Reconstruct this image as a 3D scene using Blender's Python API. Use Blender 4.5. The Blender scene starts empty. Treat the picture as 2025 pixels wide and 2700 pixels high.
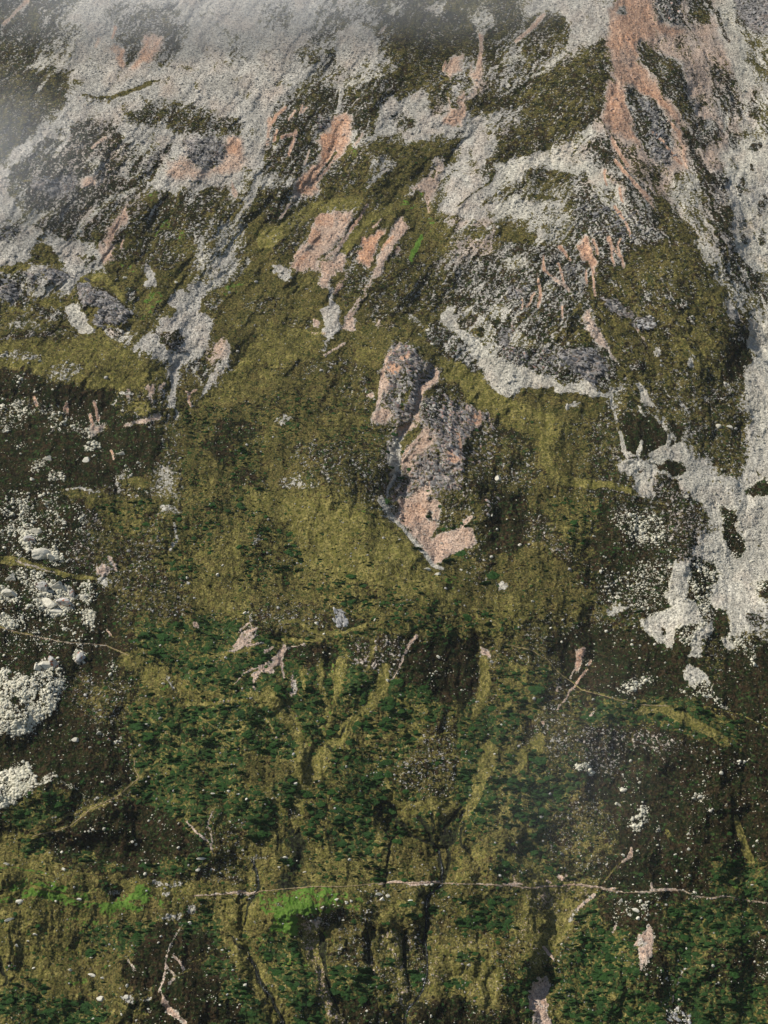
import bpy, bmesh, math, random
import numpy as np
from mathutils import Vector, Matrix, Euler

rng = np.random.default_rng(7)
random.seed(7)
S = bpy.context.scene
COL = S.collection

# ------------------------------------------------------------------ camera
F = 5414.0                      # focal length in photo pixels (2025 x 2700)
cam = bpy.data.cameras.new('camera')
cam.sensor_fit = 'VERTICAL'; cam.sensor_height = 24.0
cam.lens = 24.0 * F / 2700.0
cam.clip_start = 1.0; cam.clip_end = 30000.0
camo = bpy.data.objects.new('camera', cam); COL.objects.link(camo)
camo.location = (0, 0, 0); camo.rotation_euler = (math.radians(90), 0, 0)
S.camera = camo

# ------------------------------------------------------------------ light
SUN = Vector((-0.68, -0.16, 0.72)).normalized()
w = bpy.data.worlds.new('World'); S.world = w; w.use_nodes = True
nt = w.node_tree; nt.nodes.clear()
sky = nt.nodes.new('ShaderNodeTexSky'); sky.sky_type = 'NISHITA'; sky.sun_disc = False
sky.sun_elevation = math.asin(SUN.z); sky.sun_rotation = math.atan2(SUN.x, SUN.y)
sky.altitude = 1800
bg = nt.nodes.new('ShaderNodeBackground'); bg.inputs['Strength'].default_value = 0.09
wo = nt.nodes.new('ShaderNodeOutputWorld')
nt.links.new(sky.outputs[0], bg.inputs[0]); nt.links.new(bg.outputs[0], wo.inputs[0])
sl = bpy.data.lights.new('sun', 'SUN'); sl.energy = 5.0; sl.angle = math.radians(0.8)
sl.color = (1.0, 0.94, 0.85)
so = bpy.data.objects.new('sun', sl); COL.objects.link(so)
so.rotation_euler = SUN.to_track_quat('Z', 'Y').to_euler()
S.view_settings.view_transform = 'Standard'; S.view_settings.look = 'None'
S.view_settings.exposure = 0.30; S.view_settings.gamma = 1.0
S.view_settings.use_curve_mapping = False
S.cycles.max_bounces = 6; S.cycles.volume_bounces = 1; S.cycles.diffuse_bounces = 2

# ------------------------------------------------------------------ numpy noise
_perm = np.random.default_rng(11).permutation(4096)
_ang = np.random.default_rng(12).random(4096) * 2 * np.pi
_gx, _gy = np.cos(_ang), np.sin(_ang)
def pn(x, y, seed=0):
    x = np.asarray(x, float) + seed * 37.17; y = np.asarray(y, float) + seed * 11.73
    xi = np.floor(x).astype(np.int64); yi = np.floor(y).astype(np.int64)
    xf = x - xi; yf = y - yi
    def g(ix, iy, fx, fy):
        h = _perm[(_perm[ix & 4095] + iy) & 4095]
        return _gx[h] * fx + _gy[h] * fy
    a = g(xi, yi, xf, yf); b = g(xi + 1, yi, xf - 1, yf)
    c = g(xi, yi + 1, xf, yf - 1); d = g(xi + 1, yi + 1, xf - 1, yf - 1)
    u = xf * xf * xf * (xf * (xf * 6 - 15) + 10); v = yf * yf * yf * (yf * (yf * 6 - 15) + 10)
    return (a + (b - a) * u + (c - a) * v + (a - b - c + d) * u * v) * 1.4
def fbm(x, y, o=4, seed=0, gain=0.5):
    s = 0; a = 1; t = 0
    for i in range(o):
        s = s + a * pn(x * 2 ** i, y * 2 ** i, seed + i); t += a * a; a *= gain
    return s / math.sqrt(t)
def ss(a, b, x):
    t = np.clip((x - a) / (b - a), 0, 1); return t * t * (3 - 2 * t)

# ------------------------------------------------------------------ map grid
STEP = 2.45
U0, U1, V0, V1 = -60, 2085, -60, 2760
us = np.arange(U0, U1, STEP); vs = np.arange(V0, V1, STEP)
NU, NV = len(us), len(vs)
UU, VV = np.meshgrid(us, vs)
n1 = fbm(UU / 70, VV / 70, 4, 1); n2 = fbm(UU / 70, VV / 70, 4, 9)
n3 = fbm(UU / 13, VV / 13, 3, 21); n4 = fbm(UU / 13, VV / 13, 3, 33)
n5 = fbm(UU / 28, VV / 28, 3, 41); n6 = fbm(UU / 28, VV / 28, 3, 45)
UW = UU + 11 * n1 + 6.5 * n5 + 4.5 * n3; VW = VV + 11 * n2 + 6.5 * n6 + 4.5 * n4      # ragged coordinates for patches
UL = UU + 4 * n1 + 2.2 * n3; VL = VV + 4 * n2 + 2.2 * n4    # milder ones for thin lines

# ground cover mixtures: debris, redness, crag, cream, shrub tint, dry grass, brown heath, vivid green, wet dark, shrub density, boulder density, sheep-track
CH = ['d', 'r', 'k', 'c', 's', 't', 'b', 'v', 'w', 'S', 'B']
def mix(**kw): return np.array([kw.get(c, 0.0) for c in CH])
MAT = {
 'o': mix(d=.09, t=.22, s=.08, b=.26, S=.13, B=.05),
 'O': mix(d=.17, t=.26, b=.42, S=.07, B=.05),
 't': mix(d=.05, t=.52, b=.14, s=.05, S=.10, B=.05),
 'T': mix(d=.18, t=.62, r=.4, b=.05, s=.05, S=.05, B=.1),
 'n': mix(d=.24, t=.10, b=.52, s=.18, S=.09, B=.10),
 'h': mix(d=.32, r=.15, b=.72, s=.18, k=.12, S=.03, B=.18),
 'b': mix(d=.08, b=.98, s=.20, S=.05, B=.13, c=.7),
 'B': mix(d=.15, t=.02, b=.92, s=.20, S=.03, B=.7, c=.9),
 'g': mix(d=.06, t=.13, b=.50, s=.56, S=.55, B=.08),
 'y': mix(d=.07, t=.24, b=.38, s=.20, S=.60, B=.08),
 'z': mix(d=.42, t=.14, b=.45, s=.05, B=.08),
 'Z': mix(d=.42, r=.35, t=.20, b=.45, B=.08),
 'q': mix(d=.66, r=.35, b=.4, t=.1, B=.1),
 'm': mix(d=.58, b=.3, t=.15, s=.05, c=.25, B=.3),
 'l': mix(d=.40, b=.2, t=.35, c=.2, B=.3),
 'M': mix(d=.32, b=.8, s=.2, c=.95, B=.85),
 'G': mix(d=.97, r=.08, B=.20, c=.12),
 'W': mix(d=.96, r=.06, B=.30, c=.36),
 'H': mix(d=.05, t=.84, b=.06, S=.07, B=.05),
 'j': mix(d=.12, t=1.05, S=0, B=.03),
 'J': mix(d=.22, t=.92, r=.45, B=.05),
 'C': mix(d=.52, b=.8, c=1.0, B=1.6),
 'P': mix(d=.96, r=.52, B=.22, c=.1),
 'Q': mix(d=.36, r=.55, t=.85, B=.1, c=.1),
 'R': mix(d=.98, r=.85, B=.10),
 'A': mix(d=1.0, r=1.15, B=.03),
 'k': mix(d=.26, k=.62, b=.75, s=.26, S=.02, B=.15, r=.1),
 'K': mix(d=.30, k=.58, r=.24, b=.35, s=.20, S=.03, B=.15),
 'x': mix(d=.36, k=.26, b=.78, s=.24, S=.03, B=.25, c=.1),
 'v': mix(d=.03, v=.95, t=.2, B=.08),
 'V': mix(d=.06, v=.36, t=.3, b=.2, B=.08),
 'w': mix(w=1.25, d=.15, b=.6, s=.3),
 'u': mix(w=.72, s=.4, b=.2, v=.15, d=.04),
}
GRID = """
nmmGGzOOmZZm
nGGGzzOzzqZm
OhmGnmmzOqqG
mhzonooqmhZG
zOoooonxxOOm
ttzotooxxOOh
hbntoyKttnnW
BhnyonKoonhW
Bhnyyyonnbhm
Bbnyoyyonnbm
bbyggggnnbbb
bbgggyggngbb
bngggygggbbb
tbbnotoogbbb
tVogvonongbb
tonggnnnggbb
""".split()
NC = len(CH)
FLD = np.zeros((NC, NV, NU), np.float32)
gridm = np.array([[MAT[c] for c in row] for row in GRID])        # 16 x 12 x NC
gu = np.clip((UW + 20 * n3) / 168.75 - .5, 0, 10.999); gv = np.clip((VW + 20 * n4) / 168.75 - .5, 0, 14.999)
iu = gu.astype(int); iv = gv.astype(int); fu = ss(.1, .9, gu - iu); fv = ss(.1, .9, gv - iv)
for c in range(NC):
    g = gridm[:, :, c]
    FLD[c] = ((g[iv, iu] * (1 - fu) + g[iv, iu + 1] * fu) * (1 - fv) + (g[iv + 1, iu] * (1 - fu) + g[iv + 1, iu + 1] * fu) * fv)

def sub(x0, y0, x1, y1):
    i0 = max(0, int((x0 - U0) / STEP)); i1 = min(NU, int((x1 - U0) / STEP) + 2)
    j0 = max(0, int((y0 - V0) / STEP)); j1 = min(NV, int((y1 - V0) / STEP) + 2)
    return slice(j0, max(j0, j1)), slice(i0, max(i0, i1))
def segd(X, Y, x0, y0, x1, y1):
    dx, dy = x1 - x0, y1 - y0; L = dx * dx + dy * dy + 1e-9
    t = np.clip(((X - x0) * dx + (Y - y0) * dy) / L, 0, 1)
    return np.hypot(X - x0 - t * dx, Y - y0 - t * dy), t
def blend(sl, m, a):
    mv = MAT[m]
    for c in range(NC):
        f = FLD[c][sl]; f += (mv[c] - f) * a
def poly(m, pts, feather=9, a=1.0):
    feather = feather * 1.5; p = np.array(pts, float); pad = feather + 45
    sl = sub(p[:, 0].min() - pad, p[:, 1].min() - pad, p[:, 0].max() + pad, p[:, 1].max() + pad)
    X, Y = UW[sl], VW[sl]
    if X.size == 0: return
    ins = np.zeros(X.shape, bool); dm = np.full(X.shape, 1e9)
    n = len(p)
    for i in range(n):
        x0, y0 = p[i]; x1, y1 = p[(i + 1) % n]
        c = ((y0 > Y) != (y1 > Y)) & (X < (x1 - x0) * (Y - y0) / (y1 - y0 + 1e-9) + x0)
        ins ^= c
        dm = np.minimum(dm, segd(X, Y, x0, y0, x1, y1)[0])
    sd = np.where(ins, dm, -dm)
    blend(sl, m, ss(-feather, feather, sd) * a)
def line(m, pts, a=1.0, soft=1.0):
    p = np.array(pts, float); r = p[:, 2].max(); pad = r * 2 + 25
    sl = sub(p[:, 0].min() - pad, p[:, 1].min() - pad, p[:, 0].max() + pad, p[:, 1].max() + pad)
    X, Y = UL[sl], VL[sl]
    if X.size == 0: return
    al = np.zeros(X.shape)
    for i in range(len(p) - 1):
        d, t = segd(X, Y, *p[i, :2], *p[i + 1, :2])
        rr = p[i, 2] + (p[i + 1, 2] - p[i, 2]) * t
        al = np.maximum(al, ss(0, 1, (rr + 1.6 * soft - d) / (3.2 * soft + rr * .25)))
    blend(sl, m, al * a)
def blob(m, x, y, rx, ry, a=1.0):
    sl = sub(x - rx - 40, y - ry - 40, x + rx + 40, y + ry + 40)
    X, Y = UW[sl], VW[sl]
    if X.size == 0: return
    q = np.hypot((X - x) / rx, (Y - y) / ry)
    blend(sl, m, ss(1.25, .75, q) * a)

K = 700 / 1659 * 10
BOULD = []
def run(ox, oy, txt):
    for ln in txt.strip().splitlines():
        ln = ln.strip()
        if not ln or ln[0] == '#': continue
        tk = ln.split(); m = tk[1]; a = 1.0; fe = 9
        rest = tk[2:]
        while rest and rest[0][0] in 'af' and '=' in rest[0]:
            if rest[0][0] == 'a': a = float(rest[0][2:])
            else: fe = float(rest[0][2:])
            rest = rest[1:]
        pts = [tuple(float(q) for q in s.split(',')) for s in rest]
        lw = 1.0
        if tk[0] == 'L':
            lw = {'w': 1.9, 'u': 1.5, 't': 1.6, 'T': 1.5, 'P': 1.15}.get(m, 1.0); m = {'t': 'j', 'T': 'J'}.get(m, m)
        if tk[0] == 'P': poly(m, [(ox + q[0] * K, oy + q[1] * K) for q in pts], fe, a)
        elif tk[0] == 'L': line(m, [(ox + q[0] * K, oy + q[1] * K, q[2] * K * lw) for q in pts], a)
        elif tk[0] == 'E':
            for q in pts: blob(m, ox + q[0] * K, oy + q[1] * K, q[2] * K, q[3] * K, a)
        elif tk[0] == 'S':
            for q in pts: BOULD.append((ox + q[0] * K, oy + q[1] * K, q[2] * K, q[3] * K, m))
#TILES
exec_tiles = True
run(0, 0, """
P G 0,103 12,92 24,80 36,70 46,60 48,46 44,36 56,26 50,16 40,14 50,0 50,-9 170,-9 170,110 156,106 142,112 140,118 120,118 95,120 94,116 104,104 108,96 100,92 92,90 80,88 76,80 74,72 60,70 50,72 42,80 30,86 22,92 16,104 10,118 12,132 10,145 0,157 -12,160 -12,112
P O -12,96 0,100 12,90 24,78 36,68 44,58 44,46 30,44 10,44 -12,50
P m 18,42 26,34 38,34 40,40 24,46
L m 34,44,1 28,52,1 22,58,.8
P z 70,0 108,0 120,18 112,30 105,42 94,40 90,34 84,40 78,42 74,32 70,24 68,12
P n a=.5 72,14 92,12 108,16 118,20 110,34 100,40 94,36 86,38 80,40 76,30
P R 91,23 96,23 95,30 91,36 84,42 83,41 88,35 89,29
P R 97,22 102,24 100,30 94,38 88,37 94,32 97,28
P R f=6 71,29 76,31 78,35 77,42 75,40 73,34
L R 72,17,1.2 70,24,.8
L P a=.7 62,24,1 60,29,.8
E z 151,33,9,6 166,35,4,3
L o 52,60,1.2 60,61,1.2 70,61,1.3 80,57,1.8 92,53,1.6 100,50,.6
P z 52,62 66,62 74,62 70,66 56,66
P n 76,72 90,65 100,62 118,64 128,68 140,74 150,78 158,84 150,87 140,84 126,84 108,84 104,78 92,80 82,78
P z a=.6 86,62 112,60 130,66 150,74 156,80 120,72 96,70
P h 44,76 50,74 62,74 74,73 75,88 70,100 72,106 66,112 52,122 40,128 26,132 16,128 14,118 20,102 26,94 36,88
P n 4,104 22,92 32,88 42,92 34,98 20,108 12,122 6,124
L G 42,78,1.5 42,86,1.5 34,98,1 
L P 66,86,1 58,92,.7
L G 30,84,2.5 38,86,2
P k 20,110 34,110 44,108 50,112 48,120 36,124 24,120 17,116
P m 54,100 64,98 66,105 58,108
P P f=5 58,110 60,116 52,118 52,112
P k 110,90 120,84 134,84 142,90 143,98 138,106 128,106 120,104 114,98 118,92
P k a=.8 84,98 92,100 98,90 106,90 108,94 98,104 92,112 84,112 88,104 80,108
L h 106,92,1.5 100,102,2 92,112,1.5
L h 88,100,1.8 80,108,1.5
P R 143,86 153,87 152,94 150,98 142,98
P P 142,99 158,94 158,104 146,107 130,110 110,112 104,108 112,98 118,102 130,108
L R 157,92,1 159,98,.8
L P 146,112,1.5 147,122,1.5
P h 36,132 52,124 60,118 74,112 88,110 94,118 84,122 70,130 56,146 44,152 30,148 22,140
L m 82,120,2 70,124,2.2 58,134,1.5 46,146,1.2
L m 90,112,2 84,118,1.5
P n 96,120 110,122 130,118 142,114 144,124 150,128 140,138 124,150 120,166 72,166 72,158 76,146 82,130 90,122
P n 44,152 56,146 68,132 78,126 74,134 68,142 66,152 58,154
P m f=16 124,150 140,138 160,128 166,130 158,145 150,158 140,170 120,170
P R 74,134 80,131 80,136 74,142 70,148 68,154 71,160 68,164 62,162 62,157 66,152 69,142
L R 77,150,.7 76,155,.7
P o 150,128 166,118 170,170 152,170 156,150
L m 152,124,2 146,112,1.5
P G 0,158 14,142 20,142 24,150 32,148 42,152 50,150 58,152 62,158 64,170 -12,170
E o 26,157,8,5
P x f=5 -12,142 0,142 12,140 14,144 6,152 -12,157
L G 60,128,.7 50,140,.8 46,148,.6
L G 100,122,1.2 96,130,.8 93,138,.6
L P 17,0,1.5 10,7,1 2,15,1
E V 114,148,3,4 96,124,3,4 104,140,2,5
E b a=.6 113,128,2,8 104,132,2,10
L v a=.5 104,138,.8 97,148,.8
""")
run(660, 0, """
P G -4,-9 44,-9 42,14 36,24 30,34 26,44 14,52 -4,56
P z 8,4 20,0 28,8 22,18 14,22 6,18
P z 46,-9 60,-9 66,12 60,20 50,24 44,14
P z 38,16 46,14 50,26 56,34 56,40 50,44 40,48 30,40 28,34 36,24
P G 62,16 76,14 80,28 80,44 72,46 64,44 58,40 52,32 50,26 56,20
L P a=.7 84,17,.8 80,22,.8
P G -4,40 26,46 28,54 16,62 12,70 11,80 10,90 8,100 2,105 -4,108
L G 40,42,2.5 28,50,3 16,60,4 8,68,4
P n 24,62 34,56 46,52 54,58 58,66 72,52 80,50 84,60 80,74 76,84 66,82 64,74 58,68 44,74 36,90 28,106 14,110 4,108 10,92 14,76
L m 80,47,2.2 66,51,2.2 57,54,2.2 50,53,.8
L l 46,42,1.5 32,52,1.2 30,60,1
L G 57,54,1.3 56,62,1 54,69,1.2
L R 22,67,1 16,73,1.2 12,80,1 11,86,.8
L R 28,69,.8 24,75,.6
L R 32,66,.6 31,71,.5
L R 35,67,.6 32,71,.4
L R 20,86,1.3 28,83,1
L R 28,82,1.3 26,90,.9 24,97,.8
L R 17,82,.9 15,88,.9
L P 12,75,1.5 11,90,1
L P 37,94,.6 34,103,.4
E m 16,91,2,2
E x 45,77,6,5
P R f=6 55,71 60,70 65,76 64,82 62,90 56,98 50,104 46,110 43,116 43,120 36,122 30,122 28,120 32,112 38,106 42,98 44,92 42,88 48,84 52,80 53,74
E A 50,88,5,4
E A a=.6 46,96,3,5
E P a=.7 57,74,3,3 61,84,2,6 38,116,4,3
L n 53,95,1.2 50,100,1.2 45,106,1.1 42,112,.6
L P 28,122,2 24,128,1.5 18,136,.8
E P 18,129,2,2
L P 70,83,.7 66,91,.6
P m -4,106 12,110 30,112 28,118 12,116 4,122 -4,134
L G -2,128,2.5 4,114,2
P n 4,122 12,116 28,120 26,126 14,134 4,134
P o 62,92 66,94 76,90 84,86 96,90 118,88 132,84 130,100 122,104 118,104 110,112 100,118 98,130 86,128 74,126 60,128 44,126 46,112 56,100
P n a=.7 56,102 64,94 72,90 76,96 70,108 60,118 48,124 48,114
P m a=.7 76,98 88,96 90,104 84,110 74,114
L G 73,118,.8 80,110,.8 86,106,.8
P G f=6 75,87 80,77 81,66 88,61 96,64 99,58 104,56 112,58 112,70 122,72 128,80 126,84 118,86 104,88 96,87 90,86 84,82
E n 98,77,6,4
E x 92,71,4,3
E x 84,64,3,2
P Z 112,66 118,62 122,66 120,72 114,72
P R f=5 a=.85 122,76 123,66 124,60 128,68 132,60 134,56 135,62 138,62 135,72 131,76 126,79
E n 126,66,2.2,2.5
P q 138,56 146,50 150,50 148,58 142,64 138,66
L R 155,46,1 153,54,1.4 148,61,.8
P P f=5 122,40 128,34 133,35 132,42 128,46 125,51 124,46 120,44
L R 122,38,.8 120,44,.6
P P f=5 137,40 138,36 139,45 143,44 146,34 147,42 144,50 140,52 137,46
L P 145,22,1.3 144,32,1.3 143,44,1.8
L R 144,20,1 144,24,.8
P m 138,6 150,4 153,12 149,20 142,22 138,12
P G 133,76 144,71 156,68 170,64 170,82 154,90 152,96 146,102 143,112 134,120 122,130 118,128 120,120 126,114 130,104 131,98 132,88
P G 118,130 132,118 144,110 156,108 170,104 170,128 158,132 150,136 136,138 128,134
P n 146,102 154,92 170,84 170,104 158,106 148,112 144,110
P O 132,64 140,62 150,52 170,40 170,62 150,70 144,71 136,70
L n 150,112,.8 136,124,.8 128,130,.6
L n 162,112,1 150,124,.8 142,131,.6
L n 170,118,1 158,128,1 150,134,.8
L m 140,138,1.5 126,148,1
L m 150,142,1.5 142,150,1.2
P P a=.85 116,100 120,102 119,114 116,120 112,127 108,124 103,118 108,113 114,108
L Q 110,124,1.5 112,132,1.5
P P 42,138 50,132 58,131 66,131 66,136 58,148 50,156 44,162 42,170 27,170 30,160 36,150 40,144
E R 46,138,5,4 40,148,3,6 33,160,4,4
L R 73,128,.8 68,137,1 63,145,1.2
L P 61,148,1.8 54,156,1.2 48,160,.8
P A a=.9 f=5 72,148 80,142 84,141 82,148 76,158 72,170 60,170 66,156 70,152
L R 82,136,.7 76,142,.5
E x 66,158,4,6
P P f=5 91,140 97,137 98,143 96,148 90,154 84,160 80,170 74,170 82,156 86,148
L A 89,148,1 84,153,1.6 82,156,1
P R 52,159 57,160 57,170 44,170
L R 92,155,1 88,166,.8
L v 107,147,1.6 103,156,1.8 101,162,1.5
E V 98,128,5,4 113,140,3,5 106,122,3,2
E V 64,96,3,3
L t a=.7 66,126,3 40,130,3 10,150,4
L t a=.6 85,130,3 70,140,2 56,160,2
E w a=.5 126,8,5,4
E o 128,4,6,6
P m 84,4 96,2 94,8 88,12
P m 112,6 124,-2 120,10
E t a=.6 120,150,6,10 140,146,10,4
""")
run(1325, 0, """
P O f=14 -4,40 30,42 56,28 66,18 68,44 66,52 64,66 62,74 50,80 36,90 20,96 -4,102
P z f=14 12,14 24,8 38,12 46,22 36,34 10,54 -4,60 -4,40
P O a=.8 16,12 26,8 36,10 42,16 44,22 30,34 14,40 10,30
P G -4,-9 70,-9 68,14 64,22 56,27 48,28 40,34 28,42 26,40 38,32 46,24 44,16 38,10 30,5 22,8 14,8 10,2
P O -4,-9 10,-9 12,10 6,18 -4,20
L m 34,36,2.5 28,44,1.2 10,52,.7 2,58,.6
L P 26,9,1.2 20,16,1.5 8,26,1
L m 12,35,3 2,39,2.5
L m 14,48,1.5 4,54,1
P z -4,66 10,66 12,74 4,84 -4,82
P q 92,-9 135,-9 134,10 146,28 150,50 150,90 140,100 126,90 112,60 100,30
P R 73,-9 92,-9 94,12 104,16 112,20 108,22 96,20 94,28 90,34 86,38 90,46 98,56 104,64 110,72 110,76 102,68 92,62 84,56 78,52 74,54 70,50 68,46 67,34 66,24 68,12
E P a=.7 78,34,5,8 72,8,4,3
E x 75,6,4,3
P n 86,26 92,24 94,28 104,34 110,38 112,46 118,58 122,66 120,74 112,74 106,64 98,54 90,44 84,38 86,32
P x 94,-4 108,-4 112,8 118,16 110,17 100,12 96,6
P n 116,-9 131,-9 131,8 124,14 116,12
P R f=6 66,52 72,53 76,56 82,66 80,70 80,78 85,84 85,94 76,88 72,92 70,84 64,76 64,66
P x f=5 77,56 86,58 96,64 102,72 106,82 108,92 108,100 104,104 96,100 90,94 84,86 81,74 77,64
P k a=.8 84,64 94,66 98,76 90,78 84,72
P k a=.8 92,90 104,92 108,102 100,104 94,100
P n a=.9 78,54 84,56 86,64 92,80 94,92 88,90 82,76 80,66
P Z 66,80 76,84 84,92 92,102 104,112 112,120 106,122 96,118 86,112 76,102 70,94
L R 68,86,1.5 72,94,1.2 78,104,1.2
P x f=5 56,92 66,84 70,96 76,104 82,112 92,124 100,140 92,140 82,130 76,118 70,110 62,104
L R 70,100,1.2 80,112,1.3 92,126,1.5 98,134,1.3 104,143,1 112,153,.6
L R 88,119,.6 96,128,.7
L R 96,60,1.5 104,68,1.5 110,76,1.2 
L R 104,76,.8 110,82,1.2 113,90,1.8 114,98,1.3 115,106,.8
L R 94,82,.7 100,88,.8 106,96,.9 112,103,.8
P O 90,118 100,124 112,134 124,152 128,166 110,166 104,150 96,140
P h 114,78 126,72 134,82 136,96 142,112 140,120 146,150 148,166 138,166 130,140 122,122 116,104 112,90
P m f=14 108,108 120,112 128,128 130,150 132,170 126,160 118,142 104,122
P n a=.7 116,130 124,132 128,144 122,146
P W f=7 132,-9 142,-9 144,12 148,22 152,36 156,48 160,56 158,70 160,84 152,84 151,66 146,52 140,34 136,24 134,12
P k 142,-9 170,-9 170,22 156,20 148,12
P l 150,22 170,26 170,90 160,90 160,60 154,40
E m 162,34,4,5 164,60,3,10
P h a=.9 131,44 140,43 148,54 150,70 146,86 140,84 134,70 130,58
P h a=.9 154,56 159,57 160,74 156,82 152,72
L h 134,8,1.5 138,20,2 141,26,1.5
E m 140,76,2,8
P W 134,96 150,86 170,86 170,112 156,112 150,120 154,130 166,122 170,120 170,170 150,170 146,150 150,136 146,124 142,110
P q 122,92 134,92 138,104 130,106
E x 145,90,3,6 158,92,5,3 156,106,3,2 149,118,2,7 163,128,3,8 150,150,3,5 162,152,2.5,9 148,164,8,4 130,80,5,5 166,80,3,4 138,114,2,6
P W f=6 54,78 58,82 50,94 56,102 64,106 72,118 78,126 74,128 62,118 50,112 42,110 34,104 20,106 10,112 -4,116 -4,104 14,100 30,94 42,88
L n 54,84,.7 48,92,.6 43,97,.7
P h 56,84 64,80 66,90 64,98 56,96 52,92
P x 50,94 62,96 66,104 60,106 56,102
P l -4,116 20,112 40,114 50,120 30,126 20,126 8,138 -4,140
E n 22,110,6,3 38,110,5,2.5 10,114,4,2 50,112,3,4
L o 20,122,1.5 36,125,1.5
L n 0,124,.8 12,119,1
P W f=6 -4,128 14,122 22,128 20,134 14,140 6,134 -4,136
P m 22,132 34,124 44,130 40,140 36,146 26,146
P o -4,138 6,140 14,144 20,146 24,156 14,160 -4,158
P x f=6 44,120 56,116 68,120 72,130 78,124 86,136 96,142 104,150 92,154 84,156 76,156 74,166 64,166 60,150 50,146 42,150 30,152 24,160 30,170 48,170 46,156 44,136
P l 20,150 40,150 46,166 30,166
P m f=5 56,116 66,120 76,132 78,140 70,134 62,126
P R f=5 50,147 54,150 56,160 60,170 48,170 48,156
L R 66,148,1.3 68,156,.9 70,167,.8
L R 73,149,1 71,153,.6 74,160,.8 75,167,.9
L R 37,156,1.2 43,162,.9
L R 70,129,1.2 76,138,1 80,148,.7
L R 73,118,.8 75,126,.8
L R 57,150,.8 60,158,.8
L R 64,106,.6 65,116,.5
P O 80,152 100,152 112,156 124,160 124,170 80,170
""")
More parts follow.
